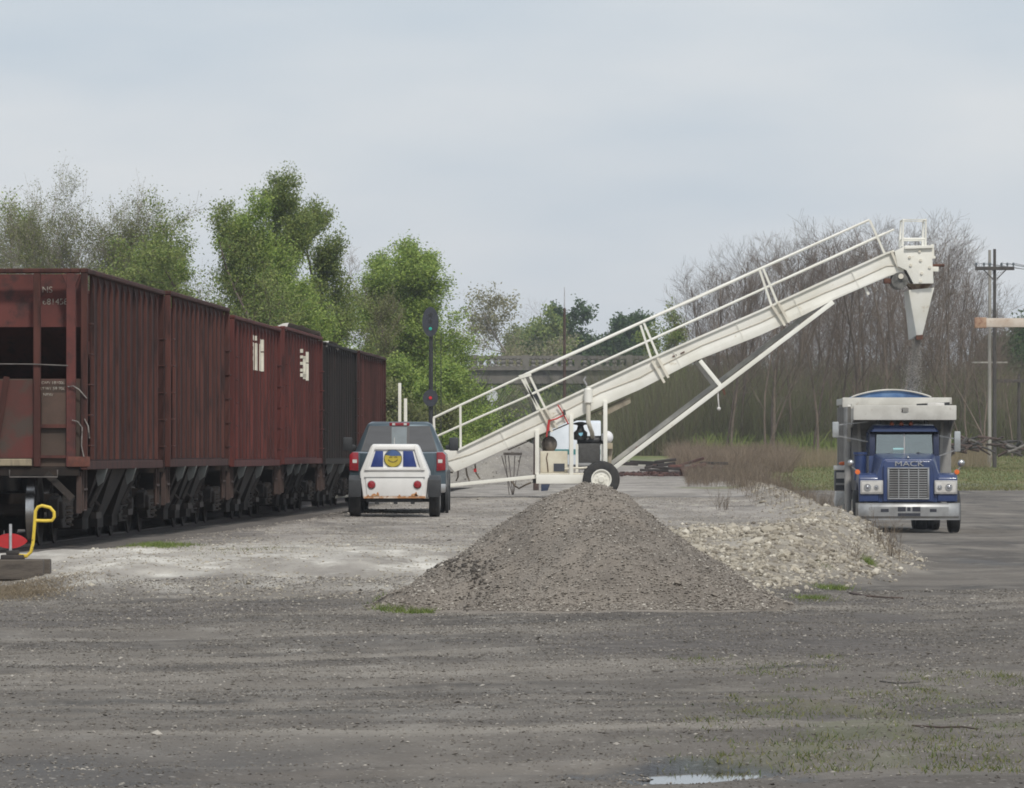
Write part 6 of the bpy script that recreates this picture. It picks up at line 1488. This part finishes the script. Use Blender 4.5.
# the bare wood
rr = random.Random(23)
tops = [(690, 268), (712, 248), (730, 238), (760, 226), (800, 218), (840, 212), (880, 202), (910, 206), (940, 220), (970, 246), (1000, 288), (1030, 300)]
bare_lab = ['leafless grey-brown tree in the wood behind the conveyor', 'leafless dark-trunked tree in the wood behind the conveyor']
for k in range(92):
    px = 696 + (k + rr.uniform(-.8, .8)) * 324 / 92; Y = rr.uniform(316, 400); v = k % 8
    pt = np.interp(px, [a for a, b in tops], [b for a, b in tops]) + abs(rr.gauss(0, 15)) + (10 if k % 3 else 0)
    tree(px, pt, Y, 'b%d' % v, bare_lab[v % 2], 'bare trees in the wood', rr.uniform(0, 6.28), native=12.5, seed=200 + v * 7, spread=2.7 + .3 * (v % 3), bark=bark_grey if v % 2 == 0 else bark_dark,
         n_limb=17, twigs=6, up=.72, first=.28, wander=.055, trunk_r=.085 + .006 * v, forks=1 + (v % 4 == 0), twl=(.40, .72), thin=(.35, .55))
# evergreens on the right
for (px, pt, Y, lab, lf) in ((1000, 338, 400, 'dark green tree behind the utility poles', lf_dark), (1020, 325, 410, 'dark green tree at the right edge behind the short pole', lf_dark), (1005, 395, 360, 'brighter green low tree right of the utility poles', lf_mid), (985, 375, 372, 'olive bushy tree behind the silver-grey pole', lf_olive)):
    tree(px, pt, Y, 'e%d' % px, lab, seed=int(px), spread=2.6, bark=bark_dark, leaf=lf, per=10, size=.12, jit=.3, n_limb=22, twigs=6, up=.45, first=.05, forks=2)
# undergrowth of the wood and the brush: masses nobody could count
def brush(name, x0, x1, y0, y1, hh, n, m_, seed, wd=.02, lean=.25, dens=None):
    r = np.random.default_rng(seed); y = r.uniform(y0, y1, n); px = r.uniform(x0, x1, n); x = (px - CX) * y / FPX
    h = hh * (0.35 + 1.0 * fbm(x * .5, y * .12, seed)) * r.uniform(.5, 1.2, n); z = H(x, y)
    a = r.uniform(0, 6.28, n); l = r.normal(0, lean, (n, 2)) * h[:, None]
    dx, dy = np.cos(a) * wd / 2, np.sin(a) * wd / 2
    V = np.empty((n, 4, 3)); V[:, 0] = np.stack([x - dx, y - dy, z - .02], -1); V[:, 1] = np.stack([x + dx, y + dy, z - .02], -1)
    V[:, 2] = np.stack([x + l[:, 0] + dx * .3, y + l[:, 1], z + h], -1); V[:, 3] = np.stack([x + l[:, 0] - dx * .3, y + l[:, 1], z + h], -1)
    return tag(obj(name, np_mesh(name, V.reshape(-1, 3), np.arange(n * 4).reshape(n, 4), m_)), kind='stuff')
brush('wood_undergrowth', 610, 1060, 335, 430, 5.0, 60000, leaf_mat('thicket_stems', (.115, .092, .072), (.19, .152, .118), (.15, .165, .07)), 5, .03, .30)
brush('far_thicket', 560, 1060, 420, 520, 6.0, 40000, leaf_mat('far_thicket_stems', (.085, .082, .052), (.15, .135, .09), (.11, .135, .062)), 6, .07, .35)
brush('left_thicket', -40, 455, 262, 320, 4.2, 30000, leaf_mat('left_thicket_stems', (.075, .080, .04), (.13, .13, .07), (.08, .14, .04)), 7, .07, .35)
brush('dry_brush', 676, 792, 285, 312, 1.1, 20000, lf_brush, 8, .014, .5)
brush('dry_brush', 780, 990, 298, 325, .85, 7000, leaf_mat('tan_brush', (.20, .16, .10), (.30, .24, .155)), 9, .02, .3)
brush('green_weeds', 690, 960, 330, 345, 1.3, 4000, lf_mid, 10, .05, .5)
# leafless weeds along the bank of the road
r = np.random.default_rng(12); segs = []
def stem(x, y, h):
    z = hz(x, y) - .02; d = Vector((r.normal(0, .22), r.normal(0, .22), 1)).normalized(); p = Vector((x, y, z)); rad = .0045
    for i in range(4):
        e = p + d * h / 4; segs.append((p, e, rad, rad * .75, 0)); rad *= .75
        if i:
            for _ in range(2):
                dd = (d + Vector((r.normal(0, .55), r.normal(0, .55), .2))).normalized(); segs.append((p, p + dd * h * r.uniform(.2, .4), rad * .8, .002, 1))
        d = (d + Vector((r.normal(0, .12), r.normal(0, .12), 0))).normalized(); p = e
for k in range(2300):
    y = r.uniform(125, 262) if k % 3 == 0 else r.uniform(160, 240); x = float(toe_x(y)) - r.uniform(-.6, 2.6) - (1.2 if y > 190 else 0); stem(x, y, r.uniform(.25, .8) * (.6 if y < 160 else 1))
V1, F1 = tubes_np(segs, 3); tag(obj('bare_weeds', np_mesh('bare_weeds', V1, F1, brown_m)), kind='stuff')
def sapling(px, pb, h, n, label):
    global segs
    x0, y0 = ground_px(px, pb); segs = []; 
    for k in range(n): stem(x0 + r.normal(0, .07), y0 + r.normal(0, .2), h * r.uniform(.5, 1.1))
    V1, F1 = tubes_np(segs, 4); V1 = V1 - np.array([x0, y0, hz(x0, y0)])
    o = thing('bare_shrub', (x0, y0, hz(x0, y0)), label, 'shrub'); tag(obj('stems', np_mesh('stems', V1, F1, brown_m), o), kind='stuff')
sapling(892, 557, .62, 16, 'leafless brown shrub in front of the truck bumper')
sapling(873, 540, .45, 9, 'thin leafless shrub on the rubble below the truck grille')
sapling(722, 510, .55, 14, 'low leafless shrub at the far end of the rubble bank')
sapling(848, 558, .35, 6, 'small dry shrub among the pale rubble stones')
# a pale curb slab half buried on the bank, a stick on the road
def strip(name, pts_px, wd, th, m_, label, cat):
    g = [Vector((*ground_px(a, b), 0)) for a, b in pts_px]
    for q in g: q.z = hz(q.x, q.y) + th * .4
    c = g[0].copy(); mb = MB().tube([q - c for q in g], [wd * (1 - .4 * k / len(g)) for k in range(len(g))], 7)
    return tag(mb.build(name, m_, None, c), label, cat)
strip('fallen_branch', [(850, 594), (868, 597), (888, 598.5), (903, 599)], .013, .02, pole_wood, 'brown fallen branch lying at the foot of the rubble bank', 'branch')
strip('fallen_branch', [(912, 727), (940, 728), (962, 728.5), (978, 730)], .006, .008, pole_wood, 'thin stick lying in the sparse grass of the foreground', 'branch')
strip('fallen_branch', [(880, 682), (897, 684), (920, 683)], .006, .008, dark_wood, 'short dark twig on the road right of the foreground centre', 'branch')

# ------------------------------------------------------------------ the air
HAZE = 0.00022
if HAZE:
    hm, ht_, Nh, Lh, bh = nodes_of('thin_haze'); Nh.remove(bh); pv = Nh.new('ShaderNodeVolumePrincipled'); pv.inputs['Color'].default_value = (.86, .90, .96, 1); pv.inputs['Density'].default_value = HAZE; pv.inputs['Anisotropy'].default_value = .2
    Lh(pv.outputs[0], Nh['Material Output'].inputs['Volume'])
    tag(MB().box(-3600, 3600, -70, 6100, -1.6, 26).build('haze', hm, smooth=False), kind='stuff')
